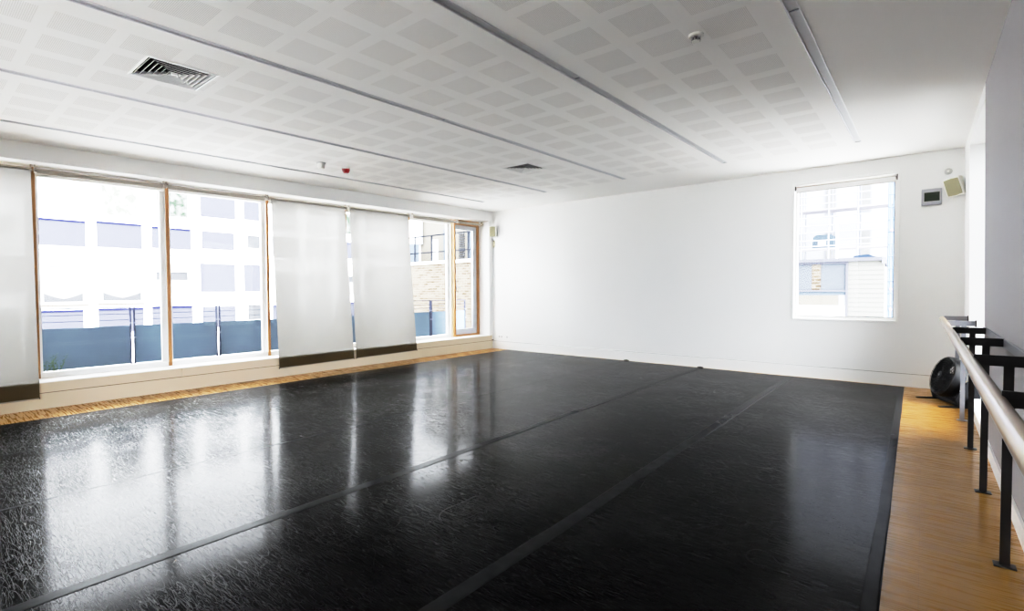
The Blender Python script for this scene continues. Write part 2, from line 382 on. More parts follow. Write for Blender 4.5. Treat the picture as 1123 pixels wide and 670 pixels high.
# tree seen mirrored in a pane: mottled green grey
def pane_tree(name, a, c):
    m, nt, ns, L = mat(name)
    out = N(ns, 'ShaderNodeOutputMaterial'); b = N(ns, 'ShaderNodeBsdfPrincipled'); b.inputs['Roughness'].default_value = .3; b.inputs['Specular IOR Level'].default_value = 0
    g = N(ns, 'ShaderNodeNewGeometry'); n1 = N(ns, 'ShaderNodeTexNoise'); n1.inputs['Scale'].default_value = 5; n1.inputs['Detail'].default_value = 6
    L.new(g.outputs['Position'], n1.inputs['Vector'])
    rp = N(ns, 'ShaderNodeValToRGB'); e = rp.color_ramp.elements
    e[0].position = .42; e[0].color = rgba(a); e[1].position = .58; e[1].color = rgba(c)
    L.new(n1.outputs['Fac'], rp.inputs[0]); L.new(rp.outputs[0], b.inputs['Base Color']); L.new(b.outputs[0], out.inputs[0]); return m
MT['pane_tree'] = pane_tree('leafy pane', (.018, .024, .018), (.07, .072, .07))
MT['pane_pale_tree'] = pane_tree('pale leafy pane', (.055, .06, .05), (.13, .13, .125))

# ================================================================== ROOM SHELL
mb = MB(); mb.quad((-8.9, YN - .3, 0), (.95, YN - .3, 0), (.95, 9.8, 0), (-8.9, 9.8, 0)); mb.box(-8.9, .95, YN - .3, 9.8, -.25, -.002)
struct(mb, 'floor', MT['wood'])

# ceiling with perforated patches and open slots
SLOT_X = [-7.38, -5.69, -3.99, -2.325, -.68]; SLOT_W = .064; SLOT_END = [8.07, 8.02, 7.95, 7.89, 7.86]
VENTS = [(-4.78, 1.48), (-4.75, 6.13)]; VH = .235
def rowf(n): return 3.47 + .43 * n + .003 * n * n
mb = MB()
def cquad(x0, x1, y0, y1, m=0):
    if x1 - x0 < 1e-6 or y1 - y0 < 1e-6: return
    mb.quad(CL((x0, y0, 0)), CL((x1, y0, 0)), CL((x1, y1, 0)), CL((x0, y1, 0)), m=m)
Y0, Y1 = YN - .2, 9.6
edges = [-8.6] + SLOT_X + [.8]
for i in range(6):
    a = edges[i] + (SLOT_W / 2 if i else 0); b_ = edges[i + 1] - (SLOT_W / 2 if i < 5 else 0)
    if i in (0, 5): cquad(a, b_, Y0, Y1); continue
    mid = (edges[i] + edges[i + 1]) / 2; sk = -.0191 * (mid + 1.5)
    rows = [r for r in (rowf(n) + sk for n in range(-11, 10)) if r > YN + .3]
    bands = [(mid + k * .446 - .155, mid + k * .446 + .155) for k in (-1, 0, 1)]
    holes = [(vx - VH, vx + VH, vy - VH, vy + VH) for vx, vy in VENTS if a < vx < b_]
    xs = sorted({a, b_, *[v for p in bands for v in p], *[v for h in holes for v in h[:2]]})
    ys = sorted({Y0, Y1, *[v for r in rows for v in (r, r + .315)], *[v for h in holes for v in h[2:]]})
    for p in range(len(xs) - 1):
        xc = (xs[p] + xs[p + 1]) / 2
        for q in range(len(ys) - 1):
            yc = (ys[q] + ys[q + 1]) / 2
            if any(h[0] < xc < h[1] and h[2] < yc < h[3] for h in holes): continue
            inp = any(u < xc < v for u, v in bands) and any(r < yc < r + .315 for r in rows)
            cquad(xs[p], xs[p + 1], ys[q], ys[q + 1], 1 if inp else 0)
for x, e in zip(SLOT_X, SLOT_END): cquad(x - SLOT_W / 2, x + SLOT_W / 2, e, Y1)
struct(mb, 'ceiling', [MT['plaster'], MT['perf']])
mb = MB(); mb.box(-9.2, 1.2, YN - .5, 10.0, 3.62, 3.9); struct(mb, 'roof', MT['slab'])

# window wall: dado below, bulkhead above, piers at both ends
WY0, WY1 = -1.80, 9.24
mb = MB()
mb.box(-8.80, XL, YN - .3, 9.8, -.25, .323)                                       # below the sill (behind the boarding)
mb.box(-8.86, XL, YN - .3, WY1, 0, .66, f=HD)                                     # bulkhead
mb.box(-8.86, XL, WY1, 9.8, .323, 3.9)
mb.box(-8.86, XL, YN - .3, WY0, .323, 3.9)
struct(mb, 'wall_left', MT['wall'])
mb = MB()
mb.box(XL - .01, XL + .012, YN, 2.575, .198, .318); mb.box(XL - .01, XL + .012, 2.579, yb(XL), .198, .318)
struct(mb, 'trim_1', MT['dado'])                                                  # upper board under the sill
mb = MB(); mb.box(XL - .01, XL + .014, YN, yb(XL), 0, .190); struct(mb, 'baseboard_left', MT['dado'])
mb = MB(); mb.box(XF - .06, XL + .022, WY0, WY1 + .02, .316, .330); struct(mb, 'trim_2', MT['trim'], bevel=.003)   # sill board

mb = MB(); mb.box(XL - .01, XL + .008, YN, yb(XL), .1895, .1985); struct(mb, 'gap_shade', MT['shadow_gap'])      # dark strip painting the shade in the gap between the boards
# back wall with its window hole
BX0, BX1, BZ0, BZ1 = -1.655, -.292, .930, 3.105
mb = MB()
def back(x0, x1, z0, z1): mb.box(x0, x1, 0, .34, z0, z1, f=BW)
back(-8.9, BX0, -.25, 3.9); back(BX1, .95, -.25, 3.9); back(BX0, BX1, -.25, BZ0); back(BX0, BX1, BZ1, 3.9)
struct(mb, 'wall_back', MT['wall'])
mb = MB(); mb.box(XL, .44, -.012, .01, 0, .182, f=BW); struct(mb, 'baseboard_back', MT['trim'])
mb = MB(); mb.box(XL, .44, -.009, .01, .182, .189, f=BW); struct(mb, 'trim_5', MT['grey_joint'])
# right wall with its deep full-height opening
OY0, OY1, OZ0, OZ1 = 6.25, 8.22, .12, 3.13
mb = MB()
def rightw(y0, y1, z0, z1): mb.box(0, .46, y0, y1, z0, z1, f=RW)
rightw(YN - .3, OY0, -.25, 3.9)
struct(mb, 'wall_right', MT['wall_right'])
mb = MB()
rightw(OY1, 9.8, -.25, 3.9); rightw(OY0, OY1, OZ1, 3.9); rightw(OY0, OY1, -.25, OZ0)
struct(mb, 'wall_right_far', MT['wall'])
mb = MB(); mb.box(-.014, .01, YN, 9.15, 0, .115, f=RW); struct(mb, 'baseboard_right', MT['trim'])
mb = MB()
for a in ((-8.9, -4.6, -.25, 3.9), (-2.2, .95, -.25, 3.9), (-4.6, -2.2, -.25, .4), (-4.6, -2.2, 2.6, 3.9)): mb.box(a[0], a[1], YN - .3, YN, a[2], a[3])
struct(mb, 'wall_front', MT['wall'])
w = thing('window_11', (-4.4, YN - .15, .4), None, None); w['kind'] = 'structure'  # added window behind the camera, out of view, lets in fill daylight
mb = MB()
for k in range(3): x = -4.6 + 2.34 * k / 2; mb.box(x, x + .06, YN - .2, YN - .1, .4, 2.6)
mb.box(-4.6, -2.2, YN - .2, YN - .1, .4, .46); mb.box(-4.6, -2.2, YN - .2, YN - .1, 2.54, 2.6); mb.build('frame', MT['trim'], w)
mb = MB(); mb.quad((-4.6, YN - .15, .4), (-2.2, YN - .15, .4), (-2.2, YN - .15, 2.6), (-4.6, YN - .15, 2.6)); mb.build('glass', MT['glass'], w)

# ------------------------------------------------------------------ windows of the left wall
MUL = [-1.78, -.32, 1.105, 2.545, 4.005, 5.49, 7.03, 8.30]
MULW = .042
def timber(mb, y0, y1, z0, z1, top=None):
    mb.box(XF - .07, XF, y0, y1, z0, z1) if top is None else mb.box(XF - .07, XF, y0, y1, z0, z1)
for i in range(7):
    w = thing('window_%d' % (i + 1), (XF - .05, (MUL[i] + MUL[i + 1]) / 2, .33), None, None); w['kind'] = 'structure'
    y0, y1 = MUL[i], MUL[i + 1]
    last = i == 6
    mb = MB(); mb.box(XF - .018, XF, y1 - MULW / 2, y1 + MULW / 2 + (.02 if last else 0), .330, zh(y1) - .01); mb.build('mullion', MT['pale_timber'] if last else MT['timber'], w, bevel=.003)
    mb = MB(); mb.box(XF - .11, XF - .018, y1 - MULW / 2 + .002, y1 + MULW / 2 - .002, .330, zh(y1) - .01); mb.build('mullion_back', MT['trim'], w)
    mb = MB(); mb.box(XF - .10, XF - .02, y0 + MULW / 2, y1 - MULW / 2, .330, .395)
    mb.box(XF - .10, XF - .02, y0 + MULW / 2, y1 - MULW / 2, -.12, 0, f=HD)
    mb.box(XF - .14, XF - .075, y0 + .02, y0 + .055, .36, zh(y0) - .05); mb.box(XF - .14, XF - .075, y1 - .075, y1 - .02, .36, zh(y1) - .05)
    mb.build('frame', MT['trim'], w)
    mb = MB(); mb.quad((XF - .105, y0 + .02, .36), (XF - .105, y1 - .02, .36), (XF - .105, y1 - .02, zh(y1) - .06), (XF - .105, y0 + .02, zh(y0) - .06))
    mb.build('glass', MT['glass'], w)
# the opening casement at the far end
w = thing('window_8', (XF - .05, 8.8, .33), None, None); w['kind'] = 'structure'
ca, cb_ = 8.375, 9.235
mb = MB()
mb.box(XF - .09, XF, ca + .018, ca + .05, .33, zh(ca) - .05); mb.box(XF - .09, XF + .005, cb_ - .075, cb_, .33, zh(cb_))
mb.box(XF - .09, XF, ca + .05, cb_ - .075, .33, .375); mb.box(XF - .09, XF, ca + .05, cb_ - .075, -.12, 0, f=HD)
mb.build('frame', MT['timber'], w, bevel=.003)
s0, s1, sz0, sz1 = ca + .05, cb_ - .075, .375, zh(8.8) - .125
mb = MB()
mb.box(XF - .075, XF - .015, s0, s0 + .025, sz0, sz1); mb.box(XF - .075, XF - .015, s1 - .125, s1, sz0, sz1)
mb.box(XF - .075, XF - .015, s0 + .025, s1 - .125, sz0, sz0 + .13); mb.box(XF - .075, XF - .015, s0 + .025, s1 - .125, sz1 - .10, sz1)
sash = mb.build('sash', MT['alu'], w, bevel=.004)
mb = MB(); mb.quad((XF - .045, s0 + .02, sz0 + .1), (XF - .045, s1 - .1, sz0 + .1), (XF - .045, s1 - .1, sz1 - .08), (XF - .045, s0 + .02, sz1 - .08)); mb.build('glass', MT['glass'], w)
mb = MB(); mb.box(XF - .016, XF + .012, s0 + .002, s0 + .022, 1.44, 1.58); mb.tube([(XF + .01, s0 + .012, 1.51), (XF + .045, s0 + .012, 1.51), (XF + .05, s0 + .12, 1.51)], .009, 8)
mb.build('handle', MT['steel_grey'], w, smooth=True)

# ------------------------------------------------------------------ roller blinds on the left wall
RX = -8.400                                                                      # tube axis
def rz(y): return zh(y) - .086
def blind(y0, y1, label, drop=None, yc0=None, yc1=None, yd0=None, yd1=None):
    t = thing('roller_blind', (RX, (y0 + y1) / 2, rz((y0 + y1) / 2)), label, 'blind', 'roller blinds along the left windows')
    mb = MB(); mb.tube([(RX, y0 + .02, rz(y0)), (RX, y1 - .02, rz(y1))], .024, 14); mb.build('roller_tube', MT['blind_tube'], t, smooth=True)
    for y in ((y0 + .012, y1 - .012)):
        mb = MB(); mb.box(RX - .03, RX + .030, y - .004, y + .004, rz(y) - .030, rz(y) + .060); mb.tube([(RX + .02, y - .010, rz(y)), (RX + .02, y + .010, rz(y))], .024, 10)
        mb.build('bracket', MT['blind_tube'], t)
    a = y0 + .03 if yc0 is None else yc0; b = y1 - .03 if yc1 is None else yc1
    mb = MB()
    if drop is None:                                                             # rolled up: a short strip and its bar
        mb.box(RX + .016, RX + .022, a, b, -.128, -.086, f=HD)
        mb.build('fabric', MT['blind_tube'], t)
    else:
        prof = [(RX + .024, None), (RX + .03, 2.6), (-8.262, .36), (-8.252, .30), (-8.250, drop)]
        n = 14
        def at(u, v):                                                            # u along the tube, v down the cloth
            p = v * (len(prof) - 1); xx, zz = prof[int(round(p))]
            vv = (0, .12, .92, .95, 1)[int(round(p))]
            yy = (a + (b - a) * u) * (1 - vv) + (yd0 + (yd1 - yd0) * u) * vv
            z = rz(yy) if zz is None else zz
            if zz == drop: z = drop + .010 * (b - a) * u
            return (xx, yy, z)
        for k in range(n):
            for p in range(len(prof) - 1):
                mb.quad(at(k / n, p / 4), at((k + 1) / n, p / 4), at((k + 1) / n, (p + 1) / 4), at(k / n, (p + 1) / 4))
        mb.build('fabric', MT['blind'], t)
        mb = MB(); mb.tube([(-8.250, yd0, drop), (-8.250, yd1, drop + .010 * (b - a))], .006, 8); mb.build('bottom_bar', MT['blind_tube'], t)
        for yy, dz in ((yd0, 0), (yd1, .010 * (b - a))):
            mb = MB(); mb.box(-8.257, -8.243, yy - .004, yy + .004, drop + dz - .008, drop + dz + .012); mb.build('end_cap', MT['steel_dark'], t)
blind(-.36, 1.075, 'lowered roller blind at the left edge of the photo, sheer white with dark hem', .124, -.30, 1.062, -.30, 1.062)
blind(1.085, 2.450, 'rolled-up blind over the widest clear window beside the left lowered blind')
blind(2.460, 3.885, 'rolled-up blind over the clear window left of the middle pair of lowered blinds')
blind(3.895, 5.360, 'lowered sheer blind with dark hem, left one of the middle pair', .145, 3.955, 5.335, 3.985, 5.405)
blind(5.415, 6.845, 'lowered sheer blind with dark hem, right one of the middle pair', .160, 5.425, 6.815, 5.450, 6.915)
blind(6.930, 8.26, 'rolled-up blind over the window that looks onto the brick wall')
blind(8.27, 9.12, 'short rolled-up blind over the narrow timber framed casement in the corner')

# ------------------------------------------------------------------ window of the back wall
w = thing('window_9', BW(((BX0 + BX1) / 2, .1, BZ0)), None, None); w['kind'] = 'structure'
def ringbox(mb, x0, x1, z0, z1, t, d0, d1, f=BW):
    mb.box(x0, x0 + t, d0, d1, z0, z1, f=f); mb.box(x1 - t, x1, d0, d1, z0, z1, f=f)
    mb.box(x0 + t, x1 - t, d0, d1, z0, z0 + t, f=f); mb.box(x0 + t, x1 - t, d0, d1, z1 - t, z1, f=f)
mb = MB(); ringbox(mb, BX0 - .012, BX1 + .012, BZ0 - .012, BZ1 + .012, .032, -.012, .10); mb.build('casing', MT['trim'], w, bevel=.003)
mb = MB(); ringbox(mb, BX0 + .005, BX1 - .005, BZ0 + .005, BZ1 - .005, .05, .10, .17); mb.build('frame', MT['trim'], w, bevel=.003)
mb = MB(); mb.box(BX1 - .062, BX1 - .054, .09, .101, BZ0 + .06, BZ1 - .06, f=BW); mb.box(BX0 + .055, BX1 - .055, .09, .1, BZ0 + .055, BZ0 + .062, f=BW); mb.build('gasket', MT['steel_dark'], w)
mb = MB(); mb.quad(*[BW(p) for p in ((BX0 + .04, .135, BZ0 + .04), (BX1 - .04, .135, BZ0 + .04), (BX1 - .04, .135, BZ1 - .04), (BX0 + .04, .135, BZ1 - .04))]); mb.build('glass', MT['glass'], w)
t = thing('roller_blind', BW(((BX0 + BX1) / 2, .045, 3.0)), 'rolled-up blind at the top of the square back wall window', 'blind')
mb = MB(); mb.tube([BW((BX0 + .035, .045, 3.045)), BW((BX1 - .035, .045, 3.030))], .026, 14); mb.build('roller_tube', MT['blind_tube'], t, smooth=True)
mb = MB(); mb.box(BX0 + .045, BX1 - .045, .018, .026, 2.975, 3.045, f=BW); mb.build('fabric', MT['wall'], t)
mb = MB(); mb.box(BX0 + .045, BX1 - .045, .014, .030, 2.965, 2.977, f=BW); mb.build('bottom_bar', MT['blind_tube'], t)
for x in (BX0 + .026, BX1 - .026):
    mb = MB(); mb.box(x - .006, x + .006, .012, .08, 3.0, 3.075, f=BW); mb.build('bracket', MT['steel_dark'], t)

# glazing of the right wall opening (far side of the deep reveal)
w = thing('window_10', RW((.40, (OY0 + OY1) / 2, OZ0)), None, None); w['kind'] = 'structure'
mb = MB()
for (a, b, c, d) in ((OY0, OY0 + .06, OZ0, OZ1), (OY1 - .06, OY1, OZ0, OZ1), (OY0 + .06, OY1 - .06, OZ0, OZ0 + .06), (OY0 + .06, OY1 - .06, OZ1 - .06, OZ1)):
    mb.box(.36, .42, a, b, c, d, f=RW)
mb.build('frame', MT['trim'], w)
mb = MB(); mb.quad(*[RW((.39, y, z)) for y, z in ((OY0 + .05, OZ0 + .05), (OY1 - .05, OZ0 + .05), (OY1 - .05, OZ1 - .05), (OY0 + .05, OZ1 - .05))]); mb.build('glass', MT['dimming_glass'], w)

# ================================================================== DANCE FLOOR
SEAM = [lambda y: -7.585 - .0169 * y, lambda y: -6.175 + .003 * y, lambda y: -4.597, lambda y: -3.100 - .002 * y, lambda y: -1.650, lambda y: -.105 - .0099 * y]
MY0 = -1.6
def mat_end(x): return yb(x) - .035 - .055 * (x + 8) / 8
names = ['black vinyl dance floor sheet nearest the left windows and the wood strip', 'black vinyl dance floor sheet second from the left windows',
         'black vinyl dance floor sheet in the middle of the five', 'black vinyl dance floor sheet between the two broad taped seams',
         'black vinyl dance floor sheet beside the bare wood in front of the barre']
for i in range(5):
    mb = MB(); n = 26
    L0, R0 = SEAM[i], SEAM[i + 1]
    g = .0035
    rows = []
    for k in range(n + 1):
        u = k / n
        def yy(x): return MY0 + (mat_end(x) - MY0) * u
        xa, xb = L0(MY0 + 11 * u) + (g if i else 0), R0(MY0 + 11 * u) - (g if i < 4 else 0)
        j = .006
        xa += 0 if k in (0, n) else random.uniform(-j, j) * .2; 
        rows.append([(xa, yy(xa), 0.0005), (xa, yy(xa), .004), (xb, yy(xb), .004), (xb, yy(xb), 0.0005)])
    vs = [p for r in rows for p in r]; fs = []
    for k in range(n):
        for q in range(4): fs.append((k * 4 + q, k * 4 + (q + 1) % 4, k * 4 + (q + 1) % 4 + 4, k * 4 + q + 4))
    fs += [(0, 1, 2, 3), (n * 4 + 3, n * 4 + 2, n * 4 + 1, n * 4)]
    mb.add(vs, fs)
    tag(mb.build('vinyl_floor_sheet', MT['vinyl']), names[i], 'dance mat', 'black vinyl dance floor sheets')
def tape(fx, w, label, z=.0044, tab=True, y0=MY0 + .1, wob=.004):
    mb = MB(); n = 60
    pr = []
    ye = mat_end(fx(9.2)) - .002
    for k in range(n + 1):
        y = y0 + (ye - y0) * k / n; x = fx(y) + wob * math.sin(y * 2.1 + w * 90) + .4 * wob * math.sin(y * 5.3)
        zb = .0041 if w > .05 else z - .00025
        pr.append([(x - w / 2, y, zb), (x - w / 2 + .006, y, z), (x + w / 2 - .006, y, z), (x + w / 2, y, zb)])
    vs = [p for r in pr for p in r]; fs = []
    for k in range(n):
        for q in range(4): fs.append((k * 4 + q, k * 4 + (q + 1) % 4, k * 4 + (q + 1) % 4 + 4, k * 4 + q + 4))
    fs += [(0, 1, 2, 3), (n * 4 + 3, n * 4 + 2, n * 4 + 1, n * 4)]
    mb.add(vs, fs)
    o = mb.build('floor_tape', MT['tape'], loc=(fx(4), 4, .004)); tag(o, label, 'tape', 'black tape on the dance floor')
    if tab:
        x = fx(ye)
        mb = MB(); mb.tube([(x - .055, ye + .012, .012), (x, ye + .016, .016), (x + .05, ye + .012, .012)], [.007, .012, .008], 8)
        mb.build('curled_end', MT['steel_dark'], o, smooth=True)
tape(SEAM[1], .022, 'narrow black tape over the first seam from the left windows', tab=False)
tape(SEAM[2], .028, 'narrow black tape over the second seam from the left windows, curled at the back wall')
tape(SEAM[3], .085, 'broad ridged black tape over the seam crossing the middle of the dance floor', z=.007)
tape(SEAM[4], .095, 'broad black tape over the seam nearest the barre side', z=.007, tab=False)
tape(lambda y: SEAM[5](y) - .034, .062, 'black tape along the right edge of the dance floor by the bare wood', z=.006, tab=False, wob=.003)

# ================================================================== CEILING FITTINGS
slot_labels = ['grey ceiling slot nearest the left windows', 'grey ceiling slot second from the left windows', 'grey ceiling slot in the middle of the five',
               'long grey ceiling slot second from the right', 'short-looking grey ceiling slot at the right, beside the plain plaster']
for x, e, lb in zip(SLOT_X, SLOT_END, slot_labels):
    ys = YN + .1
    t = thing('ceiling_slot', (x, (ys + e) / 2, cz(x, (ys + e) / 2)), lb, 'ceiling slot', 'recessed linear slots in the ceiling')
    h = SLOT_W / 2
    mb = MB()
    def q(a): mb.quad(*[CL(p) for p in a])
    q([(x - h, ys, .012), (x + h, ys, .012), (x + h, e, .012), (x - h, e, .012)])
    q([(x - h, ys, 0), (x - h, ys, .012), (x - h, e, .012), (x - h, e, 0)]); q([(x + h, ys, 0), (x + h, ys, .012), (x + h, e, .012), (x + h, e, 0)])
    q([(x - h, e, 0), (x + h, e, 0), (x + h, e, .012), (x - h, e, .012)]); q([(x - h, ys, 0), (x + h, ys, 0), (x + h, ys, .012), (x - h, ys, .012)])
    mb.build('channel', MT['alu_slot'], t)
    for sx in (-1, 1):
        mb = MB(); a = x + sx * h; mb.box(min(a, a + sx * .008), max(a, a + sx * .008), ys, e, -.004, -.0005, f=CL); mb.build('edge_strip', MT['alu_edge'], t)
    for yj in (3.75, -.1):
        mb = MB(); mb.box(x - h + .002, x + h - .002, yj, yj + .012, .006, .0115, f=CL); mb.build('joint', MT['steel_grey'], t)

def diffuser(cx, cy, S, label):
    t = thing('air_vent', (cx, cy, cz(cx, cy)), label, 'vent', 'square ceiling air vents')
    def fr(mb, a, b, za, zb, m=0):     # sloped square ring between half-sizes a (outer) and b (inner)
        P = [(-1, -1), (1, -1), (1, 1), (-1, 1)]
        for k in range(4):
            p, q2 = P[k], P[(k + 1) % 4]
            mb.quad(CL((cx + p[0] * a, cy + p[1] * a, za)), CL((cx + q2[0] * a, cy + q2[1] * a, za)), CL((cx + q2[0] * b, cy + q2[1] * b, zb)), CL((cx + p[0] * b, cy + p[1] * b, zb)), m=m)
    h = S / 2
    mb = MB(); fr(mb, VH, VH, 0, .09); mb.quad(*[CL((cx + p * VH, cy + q_ * VH, .09)) for p, q_ in ((-1, -1), (1, -1), (1, 1), (-1, 1))]); mb.build('duct', MT['void'], t)
    mb = MB(); fr(mb, h, h, -.0005, -.006); fr(mb, h, h - .016, -.006, -.006); fr(mb, h - .016, h - .016, -.006, .012); mb.build('frame', MT['vent_metal'], t)
    n = 6; st = (h - .022) / (n + .4)
    for k in range(n):
        a = h - .026 - k * st; b = a - st * .37
        mb = MB(); fr(mb, a, a - .004, -.004, -.004); fr(mb, a - .004, b, -.004, .026); fr(mb, a, b + .003, -.0035, .030, 1)
        mb.build('louvre', [MT['vent_metal'], MT['void']], t)  # outer louvre faces painted near-black to stand for their unlit side
    mb = MB(); mb.box(cx - .014, cx + .014, cy - .014, cy + .014, -.005, .02, f=CL); mb.build('centre_boss', MT['vent_metal'], t)
diffuser(-4.78, 1.48, .50, 'large square louvred ceiling air vent near the left side of the room')
diffuser(-4.75, 6.13, .50, 'square louvred ceiling air vent near the back wall')

def fitting(x, y, prof, m, name, label, cat, extra=None):
    z = cz(x, y)
    t = thing(name, (x, y, z), label, cat)
    for nm, pr, mm in prof:
        mb = MB(); mb.lathe(pr, (x, y, z), (0, 0, -1), 28); mb.build(nm, MT[mm], t, smooth=True)
    return t
t = fitting(-1.277, 3.64, [('base_plate', [(.052, .0002), (.052, .012), (.046, .018), (0, .018)], 'white_plastic'), ('cap', [(.030, .044), (.027, .048), (0, .048)], 'white_plastic'),
                           ('core', [(.02, .016), (.02, .045)], 'steel_dark')], None, 'smoke_detector', 'white round smoke detector between the right ceiling slots', 'smoke detector')
for k in range(8):
    a = k * PI / 4; mb = MB(); z = cz(-1.277, 3.64)
    mb.box(-1.277 + .029 * math.cos(a) - .004, -1.277 + .029 * math.cos(a) + .004, 3.64 + .029 * math.sin(a) - .004, 3.64 + .029 * math.sin(a) + .004, z - .046, z - .016); mb.build('rib', MT['chrome'], t)
fitting(-6.684, 3.88, [('base_plate', [(.062, .0002), (.062, .014), (0, .014)], 'disc'), ('housing', [(.050, .012), (.048, .065), (.038, .085), (0, .085)], 'white_plastic')],
        None, 'ceiling_sensor', 'small white ceiling sensor left of the red beacon', 'sensor')
fitting(-6.70, 4.29, [('base_plate', [(.058, .0002), (.058, .022), (0, .022)], 'white_plastic'), ('lens', [(.058, .022), (.052, .055), (.036, .078), (0, .082)], 'red')],
        None, 'fire_beacon', 'small red fire beacon on the ceiling above the middle blinds', 'beacon')

# ================================================================== WALL FITTINGS
def speaker(o, ax, up, W, H, D, label, wall_pt):
    """cabinet with a bowed grille: o = centre of the front face, ax = facing direction"""
    o = Vector(o); ax = Vector(ax).normalized(); up = Vector(up); sd = up.cross(ax).normalized(); up = ax.cross(sd).normalized()
    t = thing('loudspeaker', tuple(o - up * H / 2), label, 'loudspeaker')
    def P(a, b, c): return o + sd * a + up * b - ax * c
    mb = MB()
    rings = []
    for (sw, sh, d) in ((1, 1, 0), (1.0, 1.0, .25), (.82, .9, .8), (.6, .75, 1.0)):
        rings.append([P(sx * sw * W / 2, sy * sh * H / 2, d * D) for sx, sy in ((-1, -1), (0, -1.07), (1, -1), (1, 1), (0, 1.07), (-1, 1))])
    vs = [p for r in rings for p in r]; fs = [tuple(range(6)), tuple(range(18, 24))]
    for k in range(3):
        for j in range(6): fs.append((k * 6 + j, k * 6 + (j + 1) % 6, (k + 1) * 6 + (j + 1) % 6, (k + 1) * 6 + j))
    mb.add(vs, fs); mb.build('cabinet', MT['white_plastic'], t, bevel=.006)
    mb = MB(); a, b = W * .43, H * .43
    poly = [(-a, -b), (0, -b * 1.07), (a, -b), (a, b), (0, b * 1.07), (-a, b)]
    mb.prism(poly, -.006, .004, lambda p, e: P(p[0], p[1], e)); mb.build('grille', MT['grille_cloth'], t, bevel=.002)
    mb = MB(); bk = P(0, 0, D * .95); mb.tube([bk, (bk + Vector(wall_pt)) / 2 + Vector((0, 0, .005)), Vector(wall_pt)], .014, 10); mb.build('bracket', MT['grey_plastic'], t, smooth=True)
    return t
speaker(BW((.285, -.20, 2.77)), (-.42, -.86, -.26), (-.20, -.05, 1), .19, .25, .15, 'white loudspeaker with beige grille tilted on the back wall right of the window', BW((.34, 0, 2.80)))
speaker((-8.135, 9.20, 2.86), (.30, -.93, -.05), (0, 0, 1), .17, .27, .13, 'small white loudspeaker high in the left back corner', (-8.20, 9.352, 2.88))
# oval fitting and thin pipe under the corner loudspeaker
t = thing('wall_fitting', (-8.215, 9.345, 2.56), 'small cream oval wall fitting under the corner loudspeaker', 'wall fitting')
mb = MB()
mb.lathe([(0, .034), (.02, .032), (.036, .022), (.042, .008), (.042, 0)], (-8.215, 9.354, 2.575), (0, -1, 0), 24)
mb.v = [(v[0], v[1], 2.575 + (v[2] - 2.575) * 2.0) for v in mb.v]; mb.build('cover', MT['cream_plastic'], t, smooth=True)
mb = MB(); mb.tube([(-8.215, 9.345, 2.575 - .05), (-8.215, 9.345, 2.575 + .05)], .007, 8); mb.v = [(v[0], v[1] - .028, v[2]) for v in mb.v]; mb.build('clip', MT['disc'], t)
mb = MB(); mb.tube([(-8.262, 9.332, .215), (-8.262, 9.332, cz(-8.262, 9.33) - .005)], .011, 10)
o = mb.build('cable_pipe', MT['trim'], smooth=True); tag(o, 'thin white cable pipe running up the left back corner', 'pipe')
mb = MB(); mb.box(-8.278, -8.246, 9.318, 9.35, .200, .218); mb.build('end_cap', MT['steel_dark'], o)

t = thing('control_panel', BW((.068, -.02, 2.58)), 'grey framed wall control panel with dark screen left of the right loudspeaker', 'control panel')
mb = MB(); px0, px1, pz0, pz1 = -.043, .178, 2.578, 2.806
mb.box(px0, px1, -.03, -.001, pz0, pz1, f=BW); mb.build('housing', MT['grey_plastic'], t, bevel=.008)
mb = MB(); ringbox(mb, px0 + .022, px1 - .016, pz0 + .045, pz1 - .042, .008, -.036, -.03); mb.build('screen_surround', MT['disc'], t)
mb = MB(); mb.box(px0 + .030, px1 - .024, -.0335, -.0302, pz0 + .053, pz1 - .05, f=BW); mb.build('screen', MT['screen'], t)
t = thing('wall_sensor', BW((.239, -.01, 2.98)), 'pale grey round disc on the wall above the right loudspeaker', 'sensor')
mb = MB(); mb.lathe([(0, .022), (.03, .020), (.042, .012), (.045, 0.0005)], BW((.239, 0, 3.022)), (0, -1, 0), 28); mb.build('cover', MT['disc'], t, smooth=True)
mb = MB(); mb.lathe([(0, .026), (.012, .0255), (.013, .021)], BW((.239, 0, 3.022)), (0, -1, 0), 16); mb.build('lens', MT['white_plastic'], t, smooth=True)
for x, lb, n in ((-8.01, 'white double wall socket low on the back wall, nearer the window corner', 2), (-7.80, 'white single wall socket low on the back wall, farther from the corner', 1)):
    wd = .075 * n + .01; t = thing('wall_socket', BW((x, -.005, .27)), lb, 'socket', 'sockets low on the back wall')
    mb = MB(); mb.box(x - wd / 2, x + wd / 2, -.010, -.0005, .262, .345, f=BW); mb.build('plate', MT['wall'], t, bevel=.002)
    for k in range(n):
        xx = x - wd / 2 + .0425 + k * .075
        mb = MB(); mb.box(xx - .022, xx + .022, -.0125, -.0102, .278, .322, f=BW); mb.build('socket_face', MT['disc'], t)

